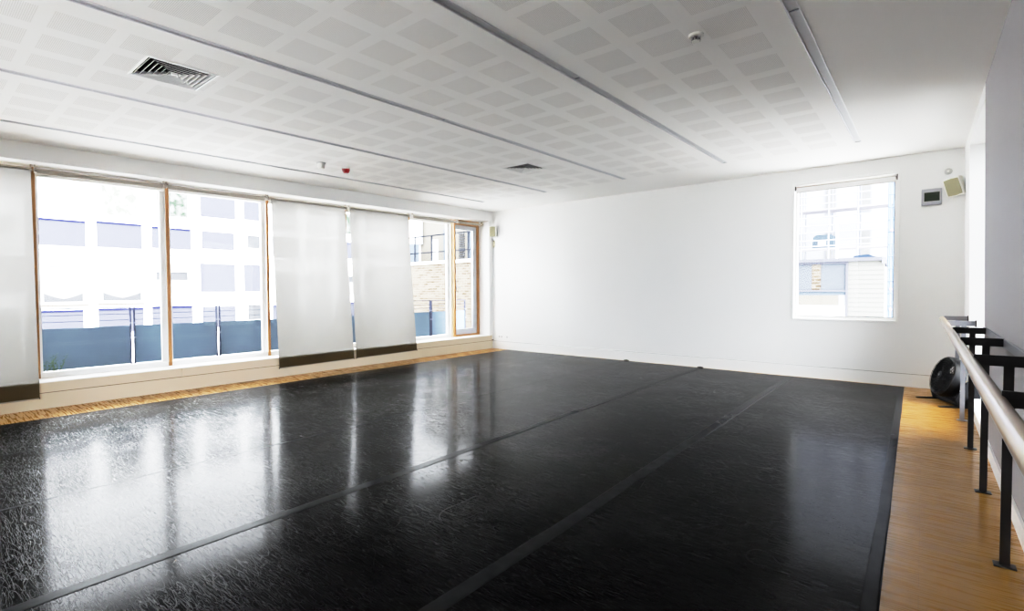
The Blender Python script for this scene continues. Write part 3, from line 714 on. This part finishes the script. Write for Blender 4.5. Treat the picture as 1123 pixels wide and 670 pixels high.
# ================================================================== BARRE
BAR_X, BAR_Z, BAR_R = .192, 1.024, .029
t = thing('ballet_barre', (.335, 4.7, 0), 'long varnished wooden ballet barre on dark steel legs along the right wall', 'barre')
LEGY = [1.10, 2.30, 3.51, 4.71, 5.94, 7.17, 8.38]
mb = MB(); mb.tube([(BAR_X, .55 + i * .5, BAR_Z) for i in range(17)] + [(BAR_X, 8.62, BAR_Z)], BAR_R, 28); mb.build('rail', MT['barre'], t, smooth=True)
mb = MB(); mb.box(BAR_X - .016, BAR_X + .012, .6, 8.6, BAR_Z - BAR_R - .012, BAR_Z - BAR_R + .003); mb.build('support_strip', MT['steel_grey'], t)
mb = MB(); mb.box(-.012, -.001, .3, 6.22, 1.008, 1.062, f=RW); mb.build('wall_strip', MT['steel_grey'], t)
for y in LEGY:
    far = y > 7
    mm = MT['steel_grey'] if far else MT['steel_dark']  # window light on the far legs and arms painted in as lighter steel
    mb = MB(); mb.box(BAR_X + .012, .424 if not y > 6.2 else .43, y - .006, y + .006, BAR_Z - .012, BAR_Z + .042)
    mb.prism([(BAR_X - .012, BAR_Z - BAR_R - .010), (BAR_X + .03, BAR_Z - BAR_R - .010), (BAR_X + .05, BAR_Z + .0), (BAR_X + .02, BAR_Z + .0)], y - .006, y + .006, lambda p, e: (p[0], e, p[1]))
    arm = mb.build('arm', mm, t)
    if y > 6.2:
        mb = MB(); mb.box(.424, .434, y - .03, y + .03, BAR_Z - .02, BAR_Z + .05); mb.build('end_plate', MT['steel_dark'], arm)
    mb = MB(); mb.box(.3155, .3545, y - .005, y + .005, .006, BAR_Z + .03); leg = mb.build('leg', mm, t)
    mb = MB(); mb.box(.292, .378, y - .03, y + .03, 0, .008); mb.build('foot_plate', mm, leg, bevel=.002)

# ================================================================== FAN
fo = Vector((.235, 8.16, .325)); ax = Vector((-.88, -.36, .30)).normalized()
t = thing('floor_fan', (.235, 8.16, 0), 'black round floor fan standing in the corner behind the barre', 'fan')
R = .245
mb = MB(); mb.lathe([(R - .016, .055), (R, .045), (R + .006, .0), (R, -.045), (R - .012, -.085), (R - .03, -.09), (R - .022, .0), (R - .026, .045)], fo, ax, 48, close=True)
mb.build('housing', MT['black_plastic'], t, smooth=True)
sd = ax.cross(Vector((0, 0, 1))).normalized(); up = sd.cross(ax).normalized()
mb = MB()
for k in range(1, 9):
    rr = R * k / 9.0 + .012; zc = .058 + .018 * math.cos(k / 9 * PI / 2)
    mb.lathe([(rr + .0022, zc), (rr, zc + .0022), (rr - .0022, zc), (rr, zc - .0022)], fo, ax, 40, close=True)
for k in range(16):
    a = 2 * PI * k / 16
    pts = []
    for j in range(6):
        rr = .05 + (R - .06) * j / 5; aa = a + .5 * j / 5
        pts.append(fo + ax * (.056 + .018 * math.cos(rr / R * PI / 2)) + rr * (math.cos(aa) * sd + math.sin(aa) * up))
    mb.tube(pts, .0024, 6)
g = mb.build('front_grille', MT['black_plastic'], t, smooth=True)
mb = MB(); mb.lathe([(.052, .058), (.05, .078), (.03, .084), (0, .085)], fo, ax, 28); cap = mb.build('grille_cap', MT['black_dull'], t, smooth=True)
mb = MB(); mb.lathe([(.014, .0852), (.012, .0875), (0, .088)], fo, ax, 16); mb.build('badge', MT['fan_shine'], cap)
mb = MB()
for k in range(12):
    a = 2 * PI * k / 12
    mb.tube([fo - ax * .085 + .03 * (math.cos(a) * sd + math.sin(a) * up), fo - ax * .082 + (R - .02) * (math.cos(a) * sd + math.sin(a) * up)], .003, 6)
for k in range(1, 6):
    rr = (R - .02) * k / 5.5; mb.lathe([(rr + .003, -.084), (rr, -.081), (rr - .003, -.084), (rr, -.087)], fo, ax, 32, close=True)
mb.build('rear_grille', MT['black_plastic'], t)
mb = MB(); mb.lathe([(.05, .02), (.055, -.02), (.07, -.08), (.06, -.14), (0, -.145)], fo, ax, 24); mb.lathe([(0, .03), (.04, .012), (.05, .02)], fo, ax, 24); mb.build('motor', MT['black_dull'], t, smooth=True)
for k in range(5):
    a0 = 2 * PI * k / 5
    mb = MB(); vs = []; fs = []
    for j in range(6):
        rr = .045 + .165 * j / 5; w_ = .30 + .38 * math.sin(PI * (j + 1) / 7)
        for s_ in (-1, 0, 1):
            a = a0 + .5 * j / 5 + s_ * w_ * .55
            vs.append(fo + ax * (-.005 + .022 * s_) + rr * (math.cos(a) * sd + math.sin(a) * up))
    for j in range(5):
        for s_ in (0, 1): fs.append((j * 3 + s_, j * 3 + s_ + 1, j * 3 + s_ + 4, j * 3 + s_ + 3))
    mb.add(vs, fs); mb.build('blade', MT['black_dull'], t, smooth=True)
# yoke, base and feet
h2 = Vector((ax.x, ax.y, 0)).normalized(); s2 = Vector((-h2.y, h2.x, 0))
def FP(a, b, z): p = Vector((fo.x, fo.y, 0)) + h2 * a + s2 * b; return Vector((p.x, p.y, z))
mb = MB()
poly = [(-.20, .012), (.02, .012), (.045, .10), (.01, .17), (-.06, .30), (-.13, .34), (-.20, .26)]
for s_ in (-1, 1):
    mb = MB(); mb.prism(poly, s_ * .268, s_ * .292, lambda p, e: FP(p[0], e, p[1])); mb.build('yoke', MT['black_dull'], t, bevel=.006)
mb = MB(); mb.prism([(-.21, .008), (.0, .008), (.0, .05), (-.05, .085), (-.21, .085)], -.27, .27, lambda p, e: FP(p[0], e, p[1])); mb.build('base', MT['black_dull'], t, bevel=.008)
for s_ in (-1, 1):
    mb = MB(); mb.prism([(-.22, 0), (.20, 0), (.20, .012), (.10, .018), (-.22, .022)], s_ * .28 - .022, s_ * .28 + .022, lambda p, e: FP(p[0], e, p[1])); mb.build('foot', MT['black_dull'], t, bevel=.004)

# ================================================================== OUTDOORS, LEFT
mb = MB(); mb.box(-80, 60, -60, 90, -3.3, -3.2); struct(mb, 'street', MT['street'])
mb = MB(); mb.box(-10.2, -8.78, -6, 13.2, -.3, .262); struct(mb, 'terrace_slab', MT['slab'])
mb = MB(); mb.box(-8.80, -8.70, -2, 9.8, .20, .335); struct(mb, 'trim_3', MT['trim'])
# gravel strip
mb = MB()
for k in range(1500):
    x = random.uniform(-9.77, -9.30); y = random.uniform(.5, 10.2) ; r = random.uniform(.012, .026)
    if random.random() < .3: x = random.uniform(-9.77, -9.66)
    vs = []
    for (a, b, c) in ((0, 0, 1), (1, 0, .1), (.2, 1, 0), (-1, .3, .1), (-.2, -1, .1), (0, 0, -1)):
        vs.append((x + a * r * random.uniform(.8, 1.2), y + b * r * random.uniform(.8, 1.2), .270 + c * r * .7))
    mb.add(vs, [(0, 1, 2), (0, 2, 3), (0, 3, 4), (0, 4, 1), (5, 2, 1), (5, 3, 2), (5, 4, 3), (5, 1, 4)])
o = mb.build('gravel', MT['gravel']); tag(o, 'strip of loose gravel on the terrace outside the left windows', 'gravel', kind='stuff')
# railing sections
POSTS = [-1.43, -.16, 1.11, 2.375, 3.64, 4.91, 6.18, 7.43, 8.67, 9.94]
rl = ['railing section seen faintly through the lowered blind at the left photo edge', 'railing section in the widest clear window, left of the paired posts',
      'railing section between the two sets of paired posts, crossing the mullion', 'railing section right of the second paired posts, ending behind a blind',
      'railing section faintly behind the left blind of the middle pair', 'railing section faintly behind the right blind of the middle pair',
      'railing section beside the right middle blind, below the brick wall', 'railing section seen through the corner casement, below the brick wall']
RXX = -9.80
for i in range(1, 9):
    y0, y1 = POSTS[i] + .025, POSTS[i + 1] - .025
    t = thing('railing_section', (RXX, (y0 + y1) / 2, .262), 'blue grey sheet ' + rl[i - 1], 'railing', 'terrace railing sections')
    for y in (y0, y1):
        mb = MB(); mb.box(RXX - .025, RXX + .025, y - .007, y + .007, .262, 1.18); mb.build('post', MT['rail_metal'], t)
        for zz in (.93, .70):
            mb = MB(); mb.box(RXX + .02, RXX + .045, y - .016, y + .016, zz - .012, zz + .012); mb.build('bolt', MT['scaffold'], t)
    mb = MB(); mb.box(RXX - .02, RXX + .02, y0 - .007, y1 + .007, 1.172, 1.188); mb.build('top_rail', MT['rail_metal'], t)
    for zz in (1.078, .985):
        mb = MB(); mb.tube([(RXX, y0, zz), (RXX, y1, zz)], .005, 6); mb.build('wire', MT['rail_metal'], t)
    mb = MB(); mb.box(RXX - .006, RXX + .006, y0 + .012, y1 - .012, .285, .890); mb.build('sheet', MT['rail_sheet'], t)
# weed in the gravel
t = thing('weed_plant', (-9.60, 1.30, .27), 'small green weed growing in the gravel beside the lowered left blind', 'plant')
for k in range(9):
    a = random.uniform(0, 2 * PI); ln = random.uniform(.12, .27); bx, by = -9.6 + random.uniform(-.08, .08), 1.30 + random.uniform(-.10, .16)
    tip = Vector((bx + math.cos(a) * ln * .3, by + math.sin(a) * ln * .4, .27 + ln)); b0 = Vector((bx, by, .262))
    mb = MB(); mb.tube([b0, (b0 + tip) / 2 + Vector((0, .01, .01)), tip], [.004, .003, .0015], 5); st = mb.build('stem', MT['leaf'], t)
    mb = MB()
    for j in range(9):
        u = .25 + .75 * j / 8; p = b0.lerp(tip, u); aa = j * 2.4; s_ = .034
        d = Vector((math.cos(aa), math.sin(aa), .4)).normalized(); e = d.cross(Vector((0, 0, 1))).normalized()
        mb.quad(p, p + d * s_ * .6 + e * s_ * .32, p + d * s_ * 1.3, p + d * s_ * .6 - e * s_ * .32)
    mb.build('leaves', MT['leaf'], st)

# white apartment building across the street, face at x = -20
FX = -20.0
t = thing('apartment_building', (-23, 6, -3.2), 'white apartment building with blue panels across the street', 'building')
mb = MB(); mb.box(-27, FX, -9, 22, -3.2, 10.5); mb.build('wall', MT['facade'], t)
mb = MB(); mb.box(FX - .01, FX + .012, -9, 22, 2.68, 2.715); mb.build('floor_line', MT['coping'], t)
def panel(y0, y1, z0, z1, lip=True):
    mb = MB(); mb.box(FX - .05, FX + .02, y0, y1, z0, z1); p = mb.build('panel', MT['blue'], t)
    if lip:
        mb = MB(); mb.box(FX - .04, FX + .05, y0, y1, z1, z1 + .05); mb.build('panel_lip', MT['blue_dark'], p)
def fwin(y0, y1, z0, z1, m, curtain=False):
    mb = MB()
    for (a, b, c, d) in ((y0, y0 + .07, z0, z1), (y1 - .07, y1, z0, z1), (y0 + .07, y1 - .07, z0, z0 + .07), (y0 + .07, y1 - .07, z1 - .07, z1)):
        mb.box(FX - .02, FX + .06, a, b, c, d)
    p = mb.build('window', MT['win_frame'], t)
    mb = MB(); mb.box(FX - .02, FX + .025, y0 + .07, y1 - .07, z0 + .07, z1 - .07); mb.build('pane', MT[m], p)
    if curtain:
        mb = MB(); n = 14
        for k in range(n):
            a, b = k / n, (k + 1) / n
            h = lambda u: .09 + .20 * abs(u - .5) ** 1.3 * 2
            ya, yb2 = y0 + .09 + (y1 - y0 - .18) * a, y0 + .09 + (y1 - y0 - .18) * b
            mb.quad((FX + .03, ya, z0 + .08), (FX + .03, yb2, z0 + .08), (FX + .03, yb2, z0 + .08 + h(b)), (FX + .03, ya, z0 + .08 + h(a)))
        mb.build('curtain', MT['pane_grey'], p)
        mb = MB(); mb.box(FX, FX + .10, y0 - .05, y1 + .05, z0 - .06, z0 - .01); mb.build('window_sill', MT['sill_grey'], p)
def facade_block(o):
    panel(2.62 + o, 3.72 + o, 2.84, 3.58); panel(3.99 + o, 5.16 + o, 2.86, 3.62); panel(5.44 + o, 6.60 + o, 2.92, 3.59)
    panel(6.95 + o, 8.03 + o, 2.99, 3.63, False); fwin(8.43 + o, 9.03 + o, 3.04, 3.66, 'pane_grey')
    panel(6.92 + o, 8.10 + o, 4.14, 4.96, False); panel(8.41 + o, 9.20 + o, 4.18, 5.0, False)
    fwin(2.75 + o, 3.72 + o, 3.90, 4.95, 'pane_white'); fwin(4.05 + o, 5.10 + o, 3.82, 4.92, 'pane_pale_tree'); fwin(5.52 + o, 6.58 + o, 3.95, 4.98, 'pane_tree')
    fwin(2.64 + o, 3.70 + o, 1.08, 2.30, 'pane_white', True); fwin(4.02 + o, 5.18 + o, 1.10, 2.33, 'pane_white', True); fwin(5.46 + o, 6.54 + o, 1.24, 2.20, 'pane_white')
    mb = MB(); mb.box(FX + .02, FX + .03, 5.53 + o, 6.47 + o, 1.86, 2.12); mb.build('window_blind', MT['pane_grey'], t)
    panel(6.88 + o, 8.05 + o, 1.44, 2.47, False); panel(8.37 + o, 9.20 + o, 1.45, 2.48, False)
    panel(2.58 + o, 3.62 + o, .15, .86); panel(3.98 + o, 5.16 + o, .15, .88); panel(5.40 + o, 6.60 + o, .15, .90)
    panel(6.92 + o, 8.04 + o, .15, .92, False); fwin(8.40 + o, 9.05 + o, .30, 1.0, 'pane_grey')
facade_block(0); facade_block(-6.85); facade_block(6.85)

# brick building with a roof terrace, face at y = 14
t = thing('brick_building', (-14, 17, -3.2), 'pale brick building with white coping beyond the railing', 'building')
mb = MB(); mb.box(-19.9, -9.0, 14, 20.2, -3.2, 2.55); mb.build('wall', MT['brick'], t)
mb = MB(); mb.box(-19.9, -9.0, 13.94, 14.2, 2.55, 2.66); mb.build('coping', MT['facade'], t)
mb = MB(); mb.box(-19.9, -9.0, 17, 20, 2.56, 6.2); t = thing('upper_house', (-14, 18.5, 2.56), 'cream upper storey with pale blue doors behind the brick terrace', 'building'); mb.build('wall', MT['cream_render'], t)
mb = MB(); mb.box(-18.15, -17.70, 16.93, 17, 2.6, 4.45); mb.build('door', MT['pale_blue'], t)
mb = MB(); mb.box(-19.0, -18.64, 16.95, 17, 2.6, 4.0); mb.build('door', MT['facade'], t)
mb = MB()
for k in range(13): mb.box(-17.10, -16.74, 16.92, 16.99, 2.72 + k * .115, 2.78 + k * .115)
mb.build('louvre', MT['pane_grey'], t)
mb = MB(); mb.box(-16.55, -15.9, 16.94, 17, 2.6, 4.3); mb.build('door', MT['pale_blue'], t)
mb = MB(); mb.box(-13.1, -12.1, 16.95, 17, 2.7, 4.2); mb.build('window', MT['tall_win'], t)
mb = MB(); mb.tube([(-19.77, 16.85, 3.82), (-19.77, 16.85, 6.1)], .14, 14); mb.build('duct', MT['steel_grey'], t, smooth=True)
t2 = thing('terrace_railing', (-14, 14.1, 2.66), 'grey bar railing along the top of the pale brick wall', 'railing')
for x in [-16.874 + 1.06 * k for k in range(-2, 8)]:
    mb = MB(); mb.box(x - .03, x + .03, 14.06, 14.12, 2.66, 3.75); mb.build('post', MT['rail_grey'], t2)
for z in (3.735, 3.045):
    mb = MB(); mb.box(-19.2, -9.1, 14.065, 14.115, z - .025, z + .025); mb.build('rail', MT['rail_grey'], t2)
for (x0, x1, z1, m, lb, nm) in ((-20.3, -19.2, 3.74, 'pale_blue', 'pale blue box unit on the brick building roof terrace', 'plant_unit'), (-18.3, -18.18, 3.4, 'steel_grey', None, None)):
    if lb is None: continue
    x0 += .45; x1 += .0
    t = thing(nm, ((x0 + x1) / 2, 15.8, 2.55), lb, 'roof unit')
    mb = MB(); mb.box(x0, x1, 15.5, 16.3, 2.62, z1); mb.build('casing', MT[m], t, bevel=.02)
    mb = MB()
    for k in range(8): mb.box(x0 + .06, x1 - .06, 15.47, 15.50, 2.75 + k * .11, 2.80 + k * .11)
    mb.build('louvre', MT['coping'], t)
    for sx in (x0 + .1, x1 - .1):
        mb = MB(); mb.box(sx - .05, sx + .05, 15.55, 16.25, 2.55, 2.62); mb.build('foot', MT['steel_grey'], t)

# ================================================================== OUTDOORS, BACK
t = thing('low_building', (-3, 20, -3.2), 'low building with grey framed glazing and cream siding outside the back window', 'building')
mb = MB(); mb.box(-7, -.96, 18.09, 21.3, -3.2, 2.16); mb.build('core', MT['siding'], t)
mb = MB(); mb.box(-1.755, -.88, 18, 18.08, -3.2, 2.255)
mb.build('siding', MT['siding'], t)
mb = MB()
for k in range(14): mb.box(-1.755, -.88, 17.992, 18.0, .35 + k * .135, .362 + k * .135)
mb.build('siding_joint', MT['joint_cream'], t)
mb = MB(); mb.box(-7, -.93, 17.9, 18.5, 2.25, 2.35); mb.prism([(-.94, 17.9), (-.85, 18.1), (-.97, 21.3), (-1.1, 21.3)], 2.16, 2.35, lambda p, e: (p[0], p[1], e)); mb.build('coping', MT['coping'], t)
mb = MB(); mb.box(-7, -1.755, 17.96, 18.06, 2.19, 2.25); mb.box(-1.81, -1.755, 17.96, 18.06, -1, 2.19); mb.box(-7, -1.81, 17.96, 18.06, 1.345, 1.40); mb.box(-4.4, -4.34, 17.96, 18.06, -1, 2.19); fr_ = mb.build('window', MT['coping'], t)
mb = MB(); mb.box(-2.45, -1.81, 18.0, 18.055, 1.40, 2.19); mb.build('pane', MT['panel_grey'], fr_)
mb = MB(); mb.box(-2.70, -2.45, 18.01, 18.055, 1.40, 2.19); mb.build('brick_pier', MT['brick'], fr_)
mb = MB(); mb.box(-4.34, -2.70, 18.0, 18.055, 1.40, 2.19); mb.build('pane', MT['panel_grey'], fr_)
mb = MB(); mb.box(-4.34, -1.81, 18.0, 18.055, 1.24, 1.345); mb.build('pane', MT['pale_blue'], fr_)
mb = MB(); mb.box(-4.34, -1.98, 18.0, 18.055, .93, 1.24); mb.build('pane', MT['cream_render'], fr_)
mb = MB(); mb.box(-1.98, -1.81, 18.0, 18.055, .93, 1.24); mb.build('pane', MT['tall_win'], fr_)
mb = MB(); mb.box(-4.34, -1.81, 18.0, 18.055, -1, .93); mb.build('pane', MT['tall_wall'], fr_)
mb = MB(); mb.prism([(-1.9, 2.35), (-.98, 2.35), (-.98, 2.42), (-1.5, 2.62), (-1.9, 2.58)], 21, 22.5, lambda p, e: (p[0], e, p[1])); o = mb.build('roof_hatch', MT['roof_dark']); tag(o, 'dark slate roof hump behind the cream siding parapet', 'roof')
# tall building behind
t = thing('tall_building', (-3, 34, -3.2), 'tall pale building behind the scaffolding outside the back window', 'building')
mb = MB(); mb.box(-14, 5, 31.6, 38, -3.2, 12); mb.build('wall', MT['tall_wall'], t)
for k in range(-5, 5):
    x0 = -3.95 * 1.05 + k * 1.52
    for z0 in (5.4, 2.6, 8.2):
        mb = MB(); mb.box(x0, x0 + .52, 31.55, 31.62, z0, z0 + 1.9); wn = mb.build('window', MT['tall_win'], t)
        mb = MB(); mb.box(x0 + .06, x0 + .46, 31.53, 31.56, z0 + .06, z0 + 1.84); mb.build('pane', MT['pane_white'], wn)
t = thing('scaffolding', (-3, 30.2, -3.2), 'pale tube scaffolding with boards in front of the tall building', 'scaffolding')
for x in (-6.2, -4.9, -3.7, -2.5, -1.25):
    for y in (29.4, 30.7):
        mb = MB(); mb.tube([(x, y, -3.2), (x, y, 9)], .035, 8); mb.build('upright', MT['scaffold'], t)
for z in (8.0, 7.0, 6.1, 5.71, 5.04, 4.62, 4.28, 3.88, 3.60):
    mb = MB(); mb.tube([(-7, 29.36, z), (0.5, 29.36, z)], .028, 8); mb.build('ledger', MT['scaffold'], t)
for z in (3.45, 5.4, 7.4):
    mb = MB(); mb.box(-7, .5, 29.42, 30.68, z, z + .06); mb.build('board', MT['board'], t)
mb = MB(); mb.box(-2.53, -2.46, 29.30, 29.34, 4.60, 4.68); mb.build('coupler', MT['far_red'], t)
# scaffold tower at the right of the low building
t = thing('scaffold_tower', (-.68, 22, -3.2), 'pale blue scaffold tower at the right edge of the back window view', 'scaffolding')
for x in (-.955, -.83, -.40):
    for y in (21.5, 22.6):
        mb = MB(); mb.tube([(x, y, -3.2), (x, y, 6)], .028, 8); mb.build('upright', MT['tower_blue'], t)
for z in [-.4 + .42 * k for k in range(14)]:
    mb = MB(); mb.tube([(-.955, 21.47, z), (-.40, 21.47, z)], .025, 8); mb.build('rung', MT['tower_blue'], t)
for z in (.7, 1.4, 3.4):
    mb = MB(); mb.box(-.90, -.84, 21.42, 21.47, z, z + .06); mb.build('coupler', MT['far_red'], t)
# flag pole, cabin and tarpaulin on the scaffold deck
mb = MB(); mb.tube([(-2.73, 24, -3.2), (-2.73, 24, 4.3)], .04, 10); o = mb.build('pole', MT['facade']); tag(o, 'white pole rising behind the grey coping', 'pole')
t = thing('site_cabin', (-3.97, 30.2, 3.51), 'pale blue rounded cabin on the scaffold deck', 'cabin')
mb = MB(); mb.prism([(-4.48, 3.51), (-3.50, 3.51), (-3.5, 4.12), (-3.62, 4.2), (-4.30, 4.2), (-4.42, 4.1)], 29.75, 30.55, lambda p, e: (p[0], e, p[1])); mb.build('shell', MT['pale_blue'], t, bevel=.03)
mb = MB(); mb.box(-4.2, -3.85, 29.72, 29.76, 3.66, 3.92); mb.build('window', MT['tall_wall'], t)
mb = MB()
mb.prism([(-3.55, 2.16), (-2.95, 2.16), (-3.1, 2.36), (-3.22, 2.48), (-3.36, 2.38)], 20.2, 21.4, lambda p, e: (p[0] + .12 * math.sin(e * 4), e, p[1])); o = mb.build('tarpaulin', MT['tarp']); tag(o, 'crumpled green tarpaulin on the low building roof', 'tarpaulin')

# ================================================================== LIGHT
SKY_BASE, SKY_SUN, EXPO = 5.2, 78.0, 0.0      # thin cloud, brightest round the hidden sun over the right side of the house
w = bpy.data.worlds.new('overcast sky'); sc.world = w; w.use_nodes = True
nt = w.node_tree; nt.nodes.clear(); L = nt.links
out = N(nt.nodes, 'ShaderNodeOutputWorld'); bg = N(nt.nodes, 'ShaderNodeBackground')
tc = N(nt.nodes, 'ShaderNodeTexCoord'); sp = N(nt.nodes, 'ShaderNodeSeparateXYZ'); L.new(tc.outputs['Generated'], sp.inputs[0])
rp = N(nt.nodes, 'ShaderNodeValToRGB'); e = rp.color_ramp.elements
e[0].position = 0.0; e[0].color = (.78, .84, .95, 1); e[1].position = .6; e[1].color = (1, 1, 1, 1)
L.new(sp.outputs[2], rp.inputs[0]); L.new(rp.outputs[0], bg.inputs[0]); 
nd = N(nt.nodes, 'ShaderNodeVectorMath', operation='DOT_PRODUCT'); nd.inputs[1].default_value = Vector((.80, -.15, .58)).normalized()
L.new(tc.outputs['Generated'], nd.inputs[0])
glow = math_(nt.nodes, L, 'POWER', math_(nt.nodes, L, 'MAXIMUM', nd.outputs['Value'], 0.0), 2.0)
L.new(math_(nt.nodes, L, 'MULTIPLY_ADD', glow, SKY_SUN, SKY_BASE), bg.inputs[1])
L.new(bg.outputs[0], out.inputs[0])
def portal(name, center, sx, sy, direction):
    l = bpy.data.lights.new(name, 'AREA'); l.shape = 'RECTANGLE'; l.size = sx; l.size_y = sy; l.cycles.is_portal = True
    o = bpy.data.objects.new(name, l); C.objects.link(o); o.location = center
    o.rotation_euler = Vector(direction).to_track_quat('-Z', 'Y').to_euler(); return o
portal('portal_left', (-8.78, 3.7, 1.75), 11.2, 2.9, (1, 0, 0)) 
portal('portal_back', (-.97, 9.55, 2.0), 1.4, 2.2, (0, -1, 0))
portal('portal_front', (-3.4, YN - .28, 1.5), 2.4, 2.2, (0, 1, 0))
portal('portal_right', (.90, 7.25, 1.65), 2.0, 3.1, (-1, 0, 0))

sc.view_settings.view_transform = 'Standard'; sc.view_settings.look = 'None'
sc.view_settings.use_curve_mapping = True
cmap = sc.view_settings.curve_mapping; cmap.use_clip = False; cmap.extend = 'HORIZONTAL'; cmap.white_level = (4, 4, 4)
cv = cmap.curves[3]; cv.points[0].location = (0, 0); cv.points[1].location = (1.0, 1.05)
for p in ((.0075, .015), (.02, .058), (.06, .232), (.11, .495), (.19, .765), (.30, .905), (.50, .985)): cv.points.new(*p)
cmap.update()
sc.view_settings.exposure = EXPO; sc.view_settings.gamma = 1.0
cy = sc.cycles
cy.max_bounces = 14; cy.diffuse_bounces = 8; cy.glossy_bounces = 4; cy.transmission_bounces = 6; cy.transparent_max_bounces = 12
cy.caustics_reflective = False; cy.caustics_refractive = False
cy.use_denoising = True; cy.sample_clamp_indirect = 12
